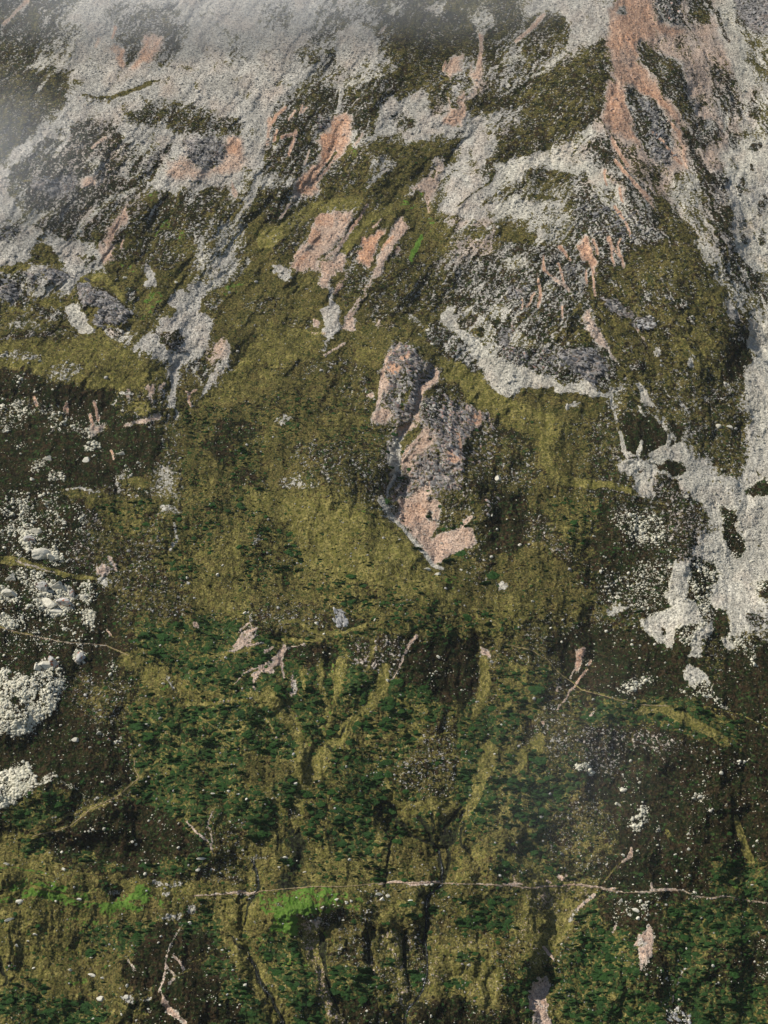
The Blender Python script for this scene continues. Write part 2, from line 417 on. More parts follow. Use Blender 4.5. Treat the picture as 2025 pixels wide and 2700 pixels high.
run(0, 660, """
P G f=5 -12,-4 18,-4 14,6 8,8 0,14 -12,22
P G f=6 34,-4 52,-4 60,2 62,8 56,12 48,18 42,26 38,28 36,24 42,14 40,8
P P f=5 62,-4 72,-4 71,5 66,7 61,4
E x 56,7,3,3
P O 18,0 36,0 42,8 36,12 24,10 14,8
P x f=4 -12,16 0,16 14,14 24,18 26,24 20,28 18,32 10,32 -12,30
P k f=4 a=.8 -12,18 8,20 12,28 8,32 -12,30
P k f=4 26,12 34,11 42,14 42,17 38,22 32,20 28,16
P k f=4 14,14 22,15 26,20 22,21 16,17
P m f=5 16,24 30,22 34,26 28,30 20,30
P x f=4 22,36 30,39 38,38 39,40 34,43 26,42
E t 10,11,10,3 30,33,9,3 8,36,6,2 
P W f=5 40,34 48,32 54,40 58,50 60,53 50,50 42,44
P k f=4 48,20 54,17 60,26 58,32 50,32
P k f=4 56,26 64,26 72,30 78,35 84,38 80,42 74,46 72,48 64,50 58,46 59,40 64,36 57,34 52,33
E o 58,38,4,2
P x f=4 74,23 82,24 88,30 86,33 80,31
L t 52,18,1.5 64,16,1.5 76,30,1
P m f=5 66,52 76,48 84,46 86,49 82,54 78,58 72,57
E h 72,52,4,2
P t -12,60 20,60 40,56 60,56 76,60 90,66 100,70 106,78 104,84 90,88 70,88 50,84 30,78 -12,72
P O -12,34 10,38 30,44 42,48 56,54 40,56 20,56 -12,60
L h a=.8 0,55,2 20,53,2 34,52,1.5
E l 40,76,12,6 12,66,14,3
E l 16,46,10,3
P V 92,26 104,28 100,36 94,44 86,44 90,34
P V a=.7 66,8 80,4 90,14 84,16 74,12
E V 142,20,8,6
P G f=5 92,8 94,8 95,16 98,22 96,25 90,24 90,14
P G f=6 150,4 144,12 138,20 132,24 124,30 126,38 132,42 131,50 131,60 126,66 120,68 114,72 110,76 108,80 102,78 108,72 104,68 92,64 84,60 88,54 96,54 100,58 106,64 114,62 116,56 110,50 104,52 98,50 100,42 106,40 114,38 106,34 106,28 118,26 118,20 128,14 140,4
P m a=.8 126,14 150,4 158,6 146,18 136,26 126,28
P n 126,28 134,26 140,30 134,40 128,36
E h 108,57,7.5,6.5
E k a=.7 112,62,4,2
P G f=5 143,58 145,60 142,70 145,73 140,80 132,86 127,89 126,84 132,78 138,70 139,62
P Z f=5 126,66 134,58 141,54 142,58 138,68 134,74 128,72
P P a=.8 136,62 141,57 142,62 138,68
P x f=5 116,68 124,68 130,74 136,76 128,82 122,80
L m 120,74,.8 126,84,1.5
L G 110,74,2 108,84,2 108,90,2 107,97,2.5
L m 110,100,1 112,106,1
P P f=4 92,83 98,83 97,88 95,89 95,97 94,97 93,89 91,86
L P 80,88,1.3 80,92,1 81,97,.5
L R 66,92,1.1 67,98,.7
L m 76,89,1 82,90,1
L P 102,83,1 100,86,.5
P b -12,72 10,74 20,76 30,84 50,88 70,90 76,100 60,104 40,98 20,94 -12,98
E M 6,100,8,4
P M 8,96 20,98 34,100 46,104 56,108 64,106 68,110 60,118 50,114 42,112 34,106 20,104 10,110 -12,118 -12,104
E b 24,106,8,3 42,118,10,4 20,114,10,5
L R 59,95,1.1 61,106,1
L R 56,103,1.1 58,110,1.1
L R 42,95,.9 42,101,.9
L R 40,100,.8 41,97,.6
L R 21,92,1.1 23,97,.9
P P 56,110 64,109 66,113 58,118
L R 118,91,1.3 119,97,.7
L R 122,87,.7 119,89,.8 116,88,.5
L l 132,74,.8 126,90,.8 120,98,.8
L P 119,100,1 117,106,1 116,112,1
L m 117,112,1.3 115,118,1.2
L P 98,104,2 90,107,1.5 78,110,.8
P G f=4 154,94 160,93 161,95 155,100 153,102 149,103 151,98
L m 150,104,1.5 151,110,2
P b -12,118 10,110 30,112 40,118 50,118 66,114 90,110 100,112 100,130 90,142 80,142 60,148 40,150 20,150 -12,150
P n a=.8 66,92 92,92 96,104 84,106 72,104
E T 88,98,8,5
E M 30,130,4,2 36,142,5,4 36,108,6,3 22,134,4,4 14,123,3,2 58,122,6,3
P m 74,140 78,138 78,146 72,147 71,145
P M 28,148 34,154 40,170 26,170 24,158
P M 10,150 22,152 16,157 8,156
P t 36,150 50,148 64,152 80,154 92,160 94,170 70,170 56,160 42,154
L m 38,150,.8 50,148,.8 64,152,.5
E t 86,146,12,3
P l 100,134 106,136 112,146 112,170 100,166 94,150 98,140
E m 104,140,3,5 108,164,4,5
P y 112,100 166,92 170,170 116,170 114,130
E b a=.6 148,112,14,7 136,126,12,8 152,142,8,6
E t a=.7 130,140,6,14 146,80,10,6 158,68,10,4
L R 70,125,1 71,130,.6
E M a=.8 73,127,3,2
L t a=.8 150,70,1 160,68,1
""")
run(660, 660, """
P P f=5 34,-4 46,-4 42,8 38,12 30,12 25,11
L R 36,2,1.5 30,9,1.5
P P f=5 51,3 54,2 58,5 56,10 52,16 48,22 42,21 46,12 49,7
P A a=.8 f=5 66,0 76,-2 72,7 66,14 60,20 55,27 53,25 58,18 63,12
E x 63,4,4,3
P P f=4 82,-4 90,-4 84,10 78,18 72,26 68,34 65,40 66,50 62,52 57,50 60,43 63,38 68,30 72,22 76,12
L P 68,29,.7 62,38,.7 60,44,.7
L P 93,0,.9 88,8,.9 82,18,.5
P G f=5 16,8 20,7 24,12 23,20 18,16
P G f=4 50,20 53,22 52,32 56,38 57,46 55,52 50,55 48,60 46,62 47,54 42,52 46,46 45,38 49,32
L P 59,59,.6 52,62,.7 46,65,.5
E P 41,45,1.5,2.5
L Q 36,51,.7 46,52,.8
L x 83,26,1 85,32,1.3 89,35,1.5
L l 89,35,1.2 96,38,1.2
E x 66,23,5,4 76,36,1.5,3 75,40,3,2
E z 70,15,3,3
L l 98,42,2 104,44,2 112,50,2
E Z 84,46,5,3
E t a=.7 20,60,22,3.5 10,68,16,2 75,66,8,5
E n a=.7 12,34,14,5 50,72,20,5 30,46,10,4
P n 62,2 76,16 60,36 56,30 58,24
P n 76,24 90,2 100,10 96,40 84,44 74,44 70,34
E n a=.7 66,88,10,14 28,74,14,5
P K f=7 88,58 96,56 104,60 108,68 118,74 121,78 115,86 109,92 106,100 105,106 98,106 92,104 86,98 81,96 80,88 82,78 84,68
L P 93,58,1 86,66,.7 84,74,.9 82,82,1.8 81,88,1.5 79,98,.8
E R 90,73,4,3 96,66,2,2
E P 84,84,3,5
P P f=4 116,74 121,77 114,84 109,90 106,98 104,107 101,106 103,96 106,88 106,80 112,80
E x a=.8 100,82,7,7 90,92,6,5
L o 99,88,1.2 96,94,1.6 94,99,1.4
E n 108,83,1.3,2
P P f=5 79,98 86,100 88,104 84,109 76,108 75,102
P P f=4 98,107 104,107 99,114 96,118 91,116 92,112
P W f=4 91,117 98,116 97,124 94,132 91,138 89,142 86,136 87,124
L W 90,140,1.3 87,148,.8 85,156,.6
P o f=4 104,108 108,110 105,116 98,124 95,130 94,126 98,114
L P 109,111,.8 104,118,.8 97,127,.9 94,134,.8
P P f=4 110,110 114,109 117,117 110,124 104,130 100,136 97,140 94,138 100,128 106,118
P h f=10 118,86 132,92 146,102 154,108 156,124 150,140 142,156 134,152 120,100
P K f=14 a=.5 118,86 134,94 148,100 155,112 152,126 144,140 146,154 134,152 126,130 118,104
P K f=7 110,90 118,88 130,90 136,96 145,102 150,107 150,116 146,124 132,122 128,128 134,132 140,138 134,144 122,136 118,124 114,116 108,108 106,100
P x f=5 106,96 116,90 128,94 122,106 112,110
P n a=.75 112,88 122,82 128,88 120,92 112,98
E R 127,128,5,5 140,107,3,3
L R 130,114,1 131,124,1.5
L R 143,101,1 144,108,1
L P 148,102,.9 150,107,.7
P K f=6 103,130 112,126 122,130 126,138 130,144 134,150 124,150 116,146 110,150 104,148 101,140
L P 112,146,1.5 106,152,2
P n 134,120 146,110 156,110 158,130 156,140 148,154 134,150 134,138
L Z 151,108,.8 147,118,.7
P b f=14 154,114 170,110 170,170 156,170 152,152 155,136
P P f=5 93,160 102,153 108,147 112,150 112,156 118,156 120,160 118,170 91,170
P m 78,163 84,158 90,160 92,170 80,170
P K 149,156 154,158 150,166 144,170 144,164
P W f=5 120,40 126,38 130,46 132,50 138,53 144,59 152,64 160,68 170,75 170,91 158,91 150,84 148,76 142,70 136,60 130,52 122,48
P m f=5 132,36 138,34 142,40 150,46 154,56 160,66 150,64 140,56 134,46
E h 138,44,4,4 142,51,3,2
P x f=7 134,10 150,4 170,-4 170,46 160,44 150,40 144,36 138,26
P k f=6 156,50 166,46 170,60 170,74 160,66 154,56
E m 156,40,6,5
P x f=6 110,44 120,48 130,54 136,64 142,72 150,74 140,75 130,69 120,62 112,56
P H f=7 120,68 134,72 146,78 152,88 166,94 170,104 156,104 142,98 130,88 120,82
E V 132,92,3,2
P n a=.8 122,80 130,84 136,94 130,96 122,90
P P f=4 40,121 44,121 44,130 45,137 43,141 41,134
L P 52,127,1.2 54,129,1.2
L P 55,132,1.2 52,142,.8
L P 65,122,.9 62,129,.9 61,134,.4
L Q 69,130,.7 63,142,.4
P n 26,118 40,116 60,120 76,128 80,148 70,156 50,146 30,140
E y 24,100,18,12 20,110,14,8
E m a=.8 21,105,5,2
P H f=22 a=.7 0,150 30,152 50,148 66,152 76,160 84,170 0,170
E t a=.6 12,80,12,5 60,106,16,3 12,130,4,16
E m a=.6 28,146,8,5 39,147,3,1.5
L l 60,142,1.2 64,152,.5
E P 74,91,2.5,1.5
""")
run(1325, 660, """
P x f=8 -4,-4 46,-4 48,4 60,8 54,20 54,34 40,34 30,42 10,40 -4,30
E k a=.7 8,26,7,5 42,12,5,4
E m 8,8,6,5 30,24,3,2
P R f=4 47,-4 57,-2 60,8 57,12 54,8 50,3
L R 52,12,.9 53,20,.7
L R 57,12,.8 58,28,.7
L R 36,-2,1.5 42,6,.8
L R 26,4,.8 26,12,1 30,16,.8
L R 35,8,.7 38,20,.7
L R 22,18,.8 24,28,1.2 22,35,.9
L R 20,27,.7 15,35,.7
L R 12,30,.6 12,36,.6
L R 69,-2,.8 74,5,.6 76,11,.8
L R 37,35,.7 37,42,.6
L P 32,18,1.2 38,22,1.2 42,26,1
L m 42,26,.8 45,33,.8
P O f=14 60,10 130,10 142,36 144,60 140,84 110,84 76,80 70,60 90,50 84,30 64,26
E t a=.6 120,60,12,10 130,30,10,6 74,44,6,6
P n a=.9 60,14 100,14 108,32 90,38 84,30 64,26
P P f=5 a=.9 52,38 55,38 56,44 62,52 66,60 72,69 70,71 62,62 56,56 51,50
P k f=5 62,28 72,30 80,38 84,44 76,44 66,38
P k f=4 84,43 94,42 97,46 92,51 84,50 78,46
L P 84,49,.7 88,55,.5
E x 90,29,4,3 104,28,6,3 84,73,5,3.5 117,44,4,1.5 112,32,4,3
E m 96,63,3,4.5 117,69,2.5,5
P x f=6 -4,58 16,60 30,56 40,60 56,56 66,62 72,72 66,84 58,86 50,82 40,84 30,80 14,74 -4,68
P k f=5 30,66 42,60 56,60 62,64 66,76 58,84 50,80 40,72
E R a=.7 46,68,3,2
P n a=.8 16,44 30,46 50,48 50,58 40,60 30,56 18,58
P m f=5 2,52 10,49 16,56 28,60 20,62 8,58
P W f=5 -4,66 14,74 28,78 38,84 48,84 54,83 62,88 68,90 68,96 60,92 46,90 38,88 24,86 10,87 7,90 -4,88
P o f=5 10,88 22,86 38,89 48,92 64,94 66,104 40,106 34,104 20,98 8,94
P t -4,93 20,98 34,104 30,108 16,114 6,110 -4,104
E t 60,93,5,1.5
L t 36,143,2 52,146,2 64,146,1.6 82,151,1.4
L t a=.8 30,104,2 26,120,2 30,140,1.5
E m 44,97,5,2
P n f=14 -4,112 16,116 24,130 20,150 -4,160
P m 66,84 76,84 78,90 72,102 67,98
P n 74,86 84,86 86,98 78,104 72,102
P W f=4 84,84 88,86 92,90 95,96 92,99 86,94
L m 96,98,1 102,108,1.3
L m 86,98,1.2 88,104,1
L m 70,100,.8 72,114,1
P b f=8 76,104 88,104 100,110 110,112 116,118 110,124 100,128 86,128 78,122 74,112
L W 73,114,1.2 76,124,1.3 82,130,2.6
L W 87,120,1.2 84,128,1.8
L m 96,104,1.6 104,114,1.6 108,118,1.6
L W 104,116,1.2 104,122,1.2 96,126,1.3 88,130,1.2
P W f=5 75,131 84,130 94,126 104,124 110,120 116,118 117,130 124,132 126,140 132,146 134,156 138,170 130,170 124,160 116,150 106,142 98,140 94,150 98,160 90,162 84,150 82,142 72,136
P b f=4 95,135 104,132 112,132 115,138 108,142 98,138
E h 88,130,4,2.5 82,129,1.5,1.2 86,137,2.2,1.4
P m 112,114 120,118 124,130 118,132
P h 96,141 106,144 114,152 104,154 98,150
E x 115,154,3,2
P n f=8 84,152 96,152 108,158 122,156 130,166 128,170 84,170
P m f=12 110,86 122,90 132,108 124,112 112,104
P n f=14 112,76 150,82 152,90 150,98 156,110 154,130 148,142 134,140 128,130 118,120 114,100
P W f=5 170,36 158,48 154,60 156,68 150,80 152,90 160,92 158,104 164,108 158,118 156,130 152,136 148,146 146,160 148,170 170,170
P B f=4 152,148 160,144 170,142 170,152 158,155 151,153
E h 170,162,6,3
P x f=6 136,14 150,4 154,10 164,18 170,22 170,34 160,30 150,24 140,20
E w a=.7 160,17,2.5,1.5 154,13,1.5,1
P W f=6 146,-4 170,-4 170,16 162,16 154,9 150,2
P m 138,20 150,26 160,32 170,36 158,48 152,50 144,40
P h 144,36 154,40 156,48 146,56 150,64 144,66 142,50
L m 124,-2,2.5 130,8,1 134,18,.7
P b f=8 140,60 152,56 156,66 148,80 140,80
""")
run(0, 1330, """
P B f=14 -12,-4 52,-4 52,12 40,34 44,44 60,54 60,80 40,90 -12,96
P M 28,-4 36,-4 38,12 34,18 28,12
E M 6,6,5,2 10,11,3,2 48,16,3,2
P C f=5 14,16 20,20 24,26 38,28 40,36 34,38 28,32 18,30 12,24
P y 60,-4 110,-4 116,16 108,30 84,20 66,16
L t 0,35,1.6 14,36,1.8 26,40,1.2 40,44,1.2 60,46,.8
L P a=.6 10,36,.7 22,39,.7 34,43,.6
L P a=.6 0,77,.4 20,82,.4 40,86,.4 54,87,.5 66,88,.6
L t a=.8 66,88,.4 80,94,.5
P n f=12 56,14 80,20 90,30 84,50 70,56 60,44
P P f=4 60,41 64,37 68,40 67,44 62,43
L P 68,33,.8 71,37,.7 72,41,.8
E m 67,36,2,1.5
P m f=4 64,45 69,47 70,52 65,49
P C f=5 -12,48 6,52 13,60 4,62 -12,58
P C f=5 -12,64 8,69 11,76 4,79 -12,72
P C f=5 50,65 57,66 60,76 55,77 51,71
P C f=5 18,50 30,48 42,50 48,60 46,66 34,70 24,62
E M 54,48,3,3 28,46,2,2
P C f=6 -12,98 8,104 20,108 26,98 34,95 38,104 40,110 38,122 32,130 26,137 20,142 8,145 -12,142
E b 9,122,3,2 23,120,2,3 6,106,4,2 13,126,3,2 34,106,2,2
E C 50,96,4,5.5
P M f=5 66,98 69,92 71,98 76,102 68,107
E M 44,146,3,2 72,147,3,2 62,142,2,2 75,123,4,2
P C 6,166 10,161 16,160 20,170 4,170
L R a=.8 67,78,.5 70,82,.6
P t f=22 118,56 130,42 134,30 138,10 150,6 154,30 150,50 154,68 140,70 122,64
P y 104,14 122,10 134,20 130,34 120,46 104,42 96,34
P n a=.8 96,2 106,10 110,20 104,32 92,34 84,24
E m 105,3,6,3
L m 109,12,1 111,22,1.2 106,28,1
P t 74,92 84,94 100,102 116,110 126,114 124,122 108,124 96,118 86,106 74,98
E V 104,115,4,2 130,126,5,1
L m 104,108,1 110,118,1
L T 112,126,1.2 130,124,1 150,122,1 166,124,1
P n f=14 72,50 110,52 120,66 112,84 86,84 72,74
P g 84,70 110,74 124,68 170,76 170,100 140,98 120,102 96,94 84,86
P g 96,92 120,100 140,98 150,110 130,118 112,106
L t a=.7 118,96,.5 136,94,.6 150,91,.8 166,87,.6
E P 123,75,1.8,1.5
L P 156,76,.5 150,84,1 146,88,.6
P P f=4 a=.8 154,80 159,78 161,83 154,88 142,92 148,86
P P f=4 163,101 170,99 170,105 163,107 160,110 161,105
L P 160,109,.8 158,114,.5 160,115,.4
P n f=14 44,104 60,108 84,110 90,120 80,136 60,140 44,130
P g f=14 80,124 110,128 150,126 170,124 170,166 100,166 84,150
E t a=.7 86,124,10,2 126,118,20,2
L t 166,118,2 174,124,2
L T 80,146,.5 82,152,.6 81,160,.4 83,170,.5
L T a=.8 104,142,.5 112,148,.5 122,154,.5 132,164,.5
L t a=.8 140,158,.6 120,162,.8 108,164,.6
L t a=.7 86,128,.4 96,136,.5 106,140,.4
""")
run(660, 1330, """
P P f=4 92,-4 115,-4 118,8 118,16 113,22 118,20 130,16 137,14 141,22 136,27 128,32 122,36 116,36 108,28 102,20 96,14
E R a=.6 104,4,6,6 98,10,4,4
L W 82,-2,2.5 88,7,1.5 95,15,1.2 102,23,1.5 109,31,1.5 115,38,1.3 120,40,1
P n f=4 118,-4 140,-4 140,8 136,12 128,16 119,19 117,12
L P 138,8,1.2 132,14,1.2
E x 112,6,2.5,3
L g 122,35,1 128,32,1.3 134,28,1.2
P H f=22 a=.8 16,10 44,2 70,4 84,10 92,18 104,32 116,44 128,56 138,62 120,62 104,54 88,52 70,50 50,44 30,36 18,24
E t a=.7 76,24,14,9
E z a=.35 88,38,10,5 92,46,8,4
E V 124,50,8,4 93,22,2,1
L V 66,2,1 72,5,1 80,9,.8
P y -4,16 18,10 30,26 34,40 10,48 -4,44
E m a=.7 4,23,3,2
P b f=14 146,-4 170,-4 170,56 158,50 150,36 148,20
P m f=6 154,48 160,52 166,58 160,58 154,54
P n f=16 -4,62 50,62 60,66 60,80 30,80 -4,82
P y f=16 64,66 100,62 150,64 170,72 170,84 120,84 90,78 66,76
P b a=.7 62,70 72,70 68,78 60,80
L t 20,74,.6 30,73,.7 38,78,.8 46,81,.8 60,80,.6 72,75,.5
L t 14,86,.5 30,85,.8 46,83,.6
L t a=.7 90,57,.5 104,56,.6 112,62,.6 122,66,.6
L P -2,80,.8 3,78,1
L P -2,88,.7 8,87,.4
P P f=3 18,90 20,88 23,90 21,95 20,100 17,99 13,100 10,104 5,106 3,106 6,102 12,98 17,94
L P 9,92,1 14,89,.6
L P 24,91,.6 33,87,.4
L P 20,99,.8 20,103,.5 21,108,.5
L P 4,105,.8 2,110,.6 2,114,.5
P P f=3 26,110 27,105 28,111 30,115 28,119 25,117
E m a=.7 28,114,2,4
P b f=10 24,88 48,86 58,96 48,104 30,98 22,96
P h f=16 64,84 96,82 98,100 90,110 76,104 62,100
P b f=16 98,86 112,86 140,86 142,100 136,122 116,130 100,122 94,110
P g 96,112 110,112 120,130 100,140 84,136 86,122
L T a=.8 76,84,1.3 76,92,1.3 74,102,.8
L P 104,83,1.2 100,87,.9 96,94,.7 93,102,.4 88,110,.4
P P f=3 143,89 145,89 149,93 149,96 147,98 144,96
L t 146,98,2.4 147,112,2.4 144,124,2 140,134,1.5
L T 144,114,1 146,118,1
L t 0,118,1.5 14,126,2 26,138,2.6 34,150,2.6 30,166,4
L T 22,118,.6 26,132,1 32,144,1.2 36,152,1
L t 44,98,1.5 43,110,1.3 46,120,1.3 48,128,1
L t 57,98,2 55,114,1.8 50,126,1.4 46,142,1.5
L V 52,100,1 52,116,.9 50,128,1 46,140,1
L V 26,126,.8 32,142,.9 38,152,1.4
L t 84,102,2.2 82,116,2.6 72,128,2.4 60,140,2.6 52,150,3 42,166,4
L t a=.7 32,104,1.2 34,114,.8
E V 42,153,4,3 40,160,3,3
L w 39,166,.4 42,160,.3
L w a=.7 60,138,.5 56,146,.3
E u 50,156,3.5,4.5
E t 98,139,5,2 104,138,2,2
E t a=.8 128,128,4,4
L t 142,138,1.2 144,148,2.4 150,154,3 148,166,3.6
L t a=.8 158,104,1.6 160,114,1 156,124,.8
E g a=.8 36,134,6,10 8,110,6,4 60,156,8,5
P g -4,126 14,130 24,142 26,158 -4,162
P y 64,130 90,138 92,160 60,166
P n 110,136 130,132 136,150 120,160 100,156
P g 132,132 150,138 144,150 128,152
L m 160,164,2 166,156,2
L T a=.6 60,166,.4 90,157,.4 110,156,.4
L t a=.6 88,127,.4 110,128,.4
""")
run(1325, 1330, """
P o f=14 -4,60 12,66 30,70 50,72 54,60 40,40 30,20 10,30 -4,30
P y f=14 26,-4 60,-4 60,16 50,24 34,24
E t a=.6 34,18,6,6 50,30,8,6
P h a=.7 14,6 26,6 36,20 46,34 40,40 30,26 18,18
P y -4,100 30,102 26,124 16,140 4,140 -4,130
P M a=.8 f=14 58,56 72,44 90,34 106,34 112,40 104,60 92,72 80,62 70,64
P M f=12 68,4 90,2 104,10 104,30 90,26 76,20
P h f=10 100,2 124,0 124,16 116,26 104,20
P W f=5 128,-4 170,-4 170,50 161,56 164,66 160,80 150,78 142,82 139,66 132,62 130,50 136,44 130,36 119,30 126,20 136,19 134,8
P B f=5 136,2 146,4 149,16 152,26 149,33 143,32 138,22 137,12
P W f=5 107,36 116,36 118,44 118,52 114,60 122,64 126,72 118,76 110,76 108,88 104,90 100,86 94,84 88,80 86,74 94,70 104,64 102,56 106,48
P B f=5 118,36 132,36 136,44 132,50 124,48 118,44
P M f=6 116,46 128,50 132,60 128,66 118,60
P B f=4 110,78 118,76 127,73 124,80 122,88 112,88
E b 101,79,2,3
P b 132,64 140,66 141,82 136,84 130,76
P W f=4 64,65 70,63 80,64 84,63 78,66 66,67
P b f=12 30,84 60,76 80,80 96,90 110,94 110,120 90,120 60,118 40,108
P W f=5 120,80 132,73 131,79 125,86 122,96 117,97 117,90
P W f=5 112,103 118,100 126,106 130,114 132,119 126,118 118,114 113,108
L M 130,118,2 136,124,2 142,129,1.4
E M 124,116,6,6 138,134,3,2
L M 118,122,2 112,116,2
P W f=4 137,83 144,84 147,90 142,92
P M f=7 142,84 154,88 160,100 154,98 146,92
P n a=.8 122,88 136,88 140,100 134,110 126,102
P x f=5 150,68 160,66 166,74 160,78 152,74
P B 158,50 170,44 170,60 163,60
P M f=7 80,108 92,104 96,110 84,114 74,118 70,116
P R f=4 47,92 50,89 52,90 50,96 46,103 44,104 45,97
L R 55,98,1.1 52,104,.9 46,112,.7 40,120,.4 34,128,.4
L P 44,104,.4 42,109,.4
E P 36,116,1,1 26,136,1,1.4
L P 57,129,.4 53,133,.6
L t a=.8 0,87,.35 18,91,.4 28,97,.35 36,106,.35 50,116,.35 64,120,.35 84,125,.35
P g f=10 60,124 90,120 120,122 150,138 150,152 120,146 90,136 60,134
L t a=.8 84,129,1.2 100,127,2 112,133,2.4 126,140,2 138,148,2.4
L t a=.6 126,126,.3 146,130,.4 166,140,.4
P t -4,58 10,58 20,64 16,72 6,70 -4,72
E W 0,52,2.5,3
L t 24,146,2 18,156,4 10,168,4
P P f=4 6,161 13,156 11,163 4,166
P y 0,148 12,144 10,154 0,160
E M 46,162,4,3 54,163,2,3
P h f=14 50,136 90,140 120,150 150,160 150,170 60,170 44,150
E z a=.5 36,150,8,6
""")
run(0, 2000, """
P C f=4 -12,8 2,8 10,3 18,6 22,12 24,14 32,8 35,11 30,16 24,16 18,22 10,24 4,31 -12,31
E C a=.9 8,12,8,8
L M 36,14,1 44,17,1.5 50,20,1.3 56,24,1.2
P g f=10 4,32 20,20 40,20 46,28 34,40 14,46 4,42
E t a=.5 36,19,5,1.5 14,27,3,1
P b f=8 36,0 80,0 84,12 66,22 50,20 40,12
P b f=8 36,46 50,38 70,28 90,26 110,36 124,50 116,62 90,66 60,64 40,64 30,56
E g 20,54,10,6 54,62,8,5 70,68,8,3
P g f=10 90,-4 170,-4 170,30 150,26 130,20 108,14 92,10
P g f=8 90,20 108,16 122,30 110,36 96,28
L T 84,0,.6 84,6,.6 87,12,.8 80,18,.6 74,23,.7 66,27,.9 56,32,.8 50,37,.7 44,42,.7 36,45,.7 26,47,.6
L P a=.7 72,24,.5 66,27,.6
L T a=.9 72,24,.4 60,29,.4 48,34,.6 40,36,.6 34,41,.5
L t 30,46,.8 20,49,.8 8,48,.6 -4,50,.8
L t a=.8 87,12,.5 94,5,.4 100,0,.4
E t a=.7 104,6,10,1.2 130,3,16,1.5
P n f=14 126,44 150,40 156,56 140,74 130,66
P g 110,62 130,54 132,60 124,70 100,72 88,68
L P a=.9 117,39,.4 124,47,.5 128,51,.6 131,53,.6 132,58,.6
L T 132,58,.5 131,64,.5 124,68,.6
L P a=.8 133,32,.3 130,40,.4 131,44,.5 132,52,.5
L T a=.8 138,28,.3 133,36,.3
E M 126,69,3,1.5
P t f=14 -12,64 20,66 40,68 60,72 100,74 130,78 156,78 140,90 118,88 110,96 80,98 40,98 -12,92
E o a=.8 14,76,12,3 60,76,10,3
P V f=14 -12,78 20,75 40,76 60,84 100,84 116,90 90,96 50,97 20,92 -12,90
P v f=7 a=.8 8,82 24,77 34,78 42,81 46,86 60,90 80,88 82,94 64,96 52,91 40,90 20,86
P v f=6 84,78 88,77 92,84 90,90 84,88 80,88
L v a=.8 0,69,.7 10,68,.7 20,70,.6 30,72,.5
E v a=.8 68,93,6,2 84,93,4,1.5
E V a=.7 56,82,6,2 100,90,8,2
E g 68,80,5,2
E m a=.8 72,83,6,1.5 98,78,8,2 104,84,3,3 110,78,6,2
E w 73.5,85,2.2,1.1
L t 0,86,.4 20,80,.6 40,84,.5 52,90,.5 70,89,.5
E m a=.9 121,94,3,4
E l a=.9 110,99,12,2 140,92,4,4 150,84,5,2
L P 120,86,.3 140,85,.4 150,83,1 158,85,.4
E P 149,83,3,.8
P t f=12 134,90 152,86 170,92 170,110 150,112 160,124 154,130 146,122 138,110
P V 162,90 170,84 170,96 164,98
L w 155,60,.4 158,66,.5 161,72,.6 162,78,.6 160,84,.5
L w 159,86,.4 155,91,.4 154,98,.3 153,104,.3
E m 160,60,4,2
L m 156,62,.8 159,68,.8
P g f=12 52,104 70,102 96,104 92,120 60,120 52,112
P b f=7 98,103 118,102 130,110 136,118 148,126 150,150 150,166 90,170 96,140 84,124 90,112
E g 118,106,6,4 136,130,10,6 146,146,8,8
L P a=.8 114,104,.4 110,110,.4 106,116,.4 104,124,.4 103,134,.6 102,140,.6 99,146,.6
L P 108,123,.7 112,127,.6 115,132,.7
L P a=.6 104,130,.8 110,136,.8 106,140,1.2
P P f=3 101,146 104,148 108,155 112,159 116,164 113,165 106,158 102,152
L T a=.7 104,140,.3 114,134,.3 124,130,.3 134,122,.4
L T a=.6 112,124,.3 122,124,.3 130,120,.3
L T a=.6 108,142,.3 116,138,.3 120,146,.3
L T a=.6 114,128,.3 124,126,.3 136,118,.3
P t f=8 136,112 148,112 156,122 162,136 170,148 170,166 160,150 150,132 142,120
L w 145,112,.3 147,116,.4 153,120,.5
L w 155,121,.6 158,128,.7 161,136,.7 166,146,.9
L w -2,120,.8 1,134,.7 4,137,.5 4,141,.6 1,144,.5
P V 30,136 56,138 56,144 36,142
P g f=10 40,150 60,150 70,160 60,170 14,170 -12,150 -4,144 10,142 30,150
E y a=.8 10,130,8,4 20,142,10,5 52,122,8,4
E m a=.9 63,150,3,1.5 90,150,5,1 80,149,3,2
E t a=.7 60,145,8,2
L t 72,152,.6 84,158,.7 92,160,.6
P b f=8 74,126 88,128 96,140 88,148 78,140
L P a=.5 80,126,1 84,132,1
""")
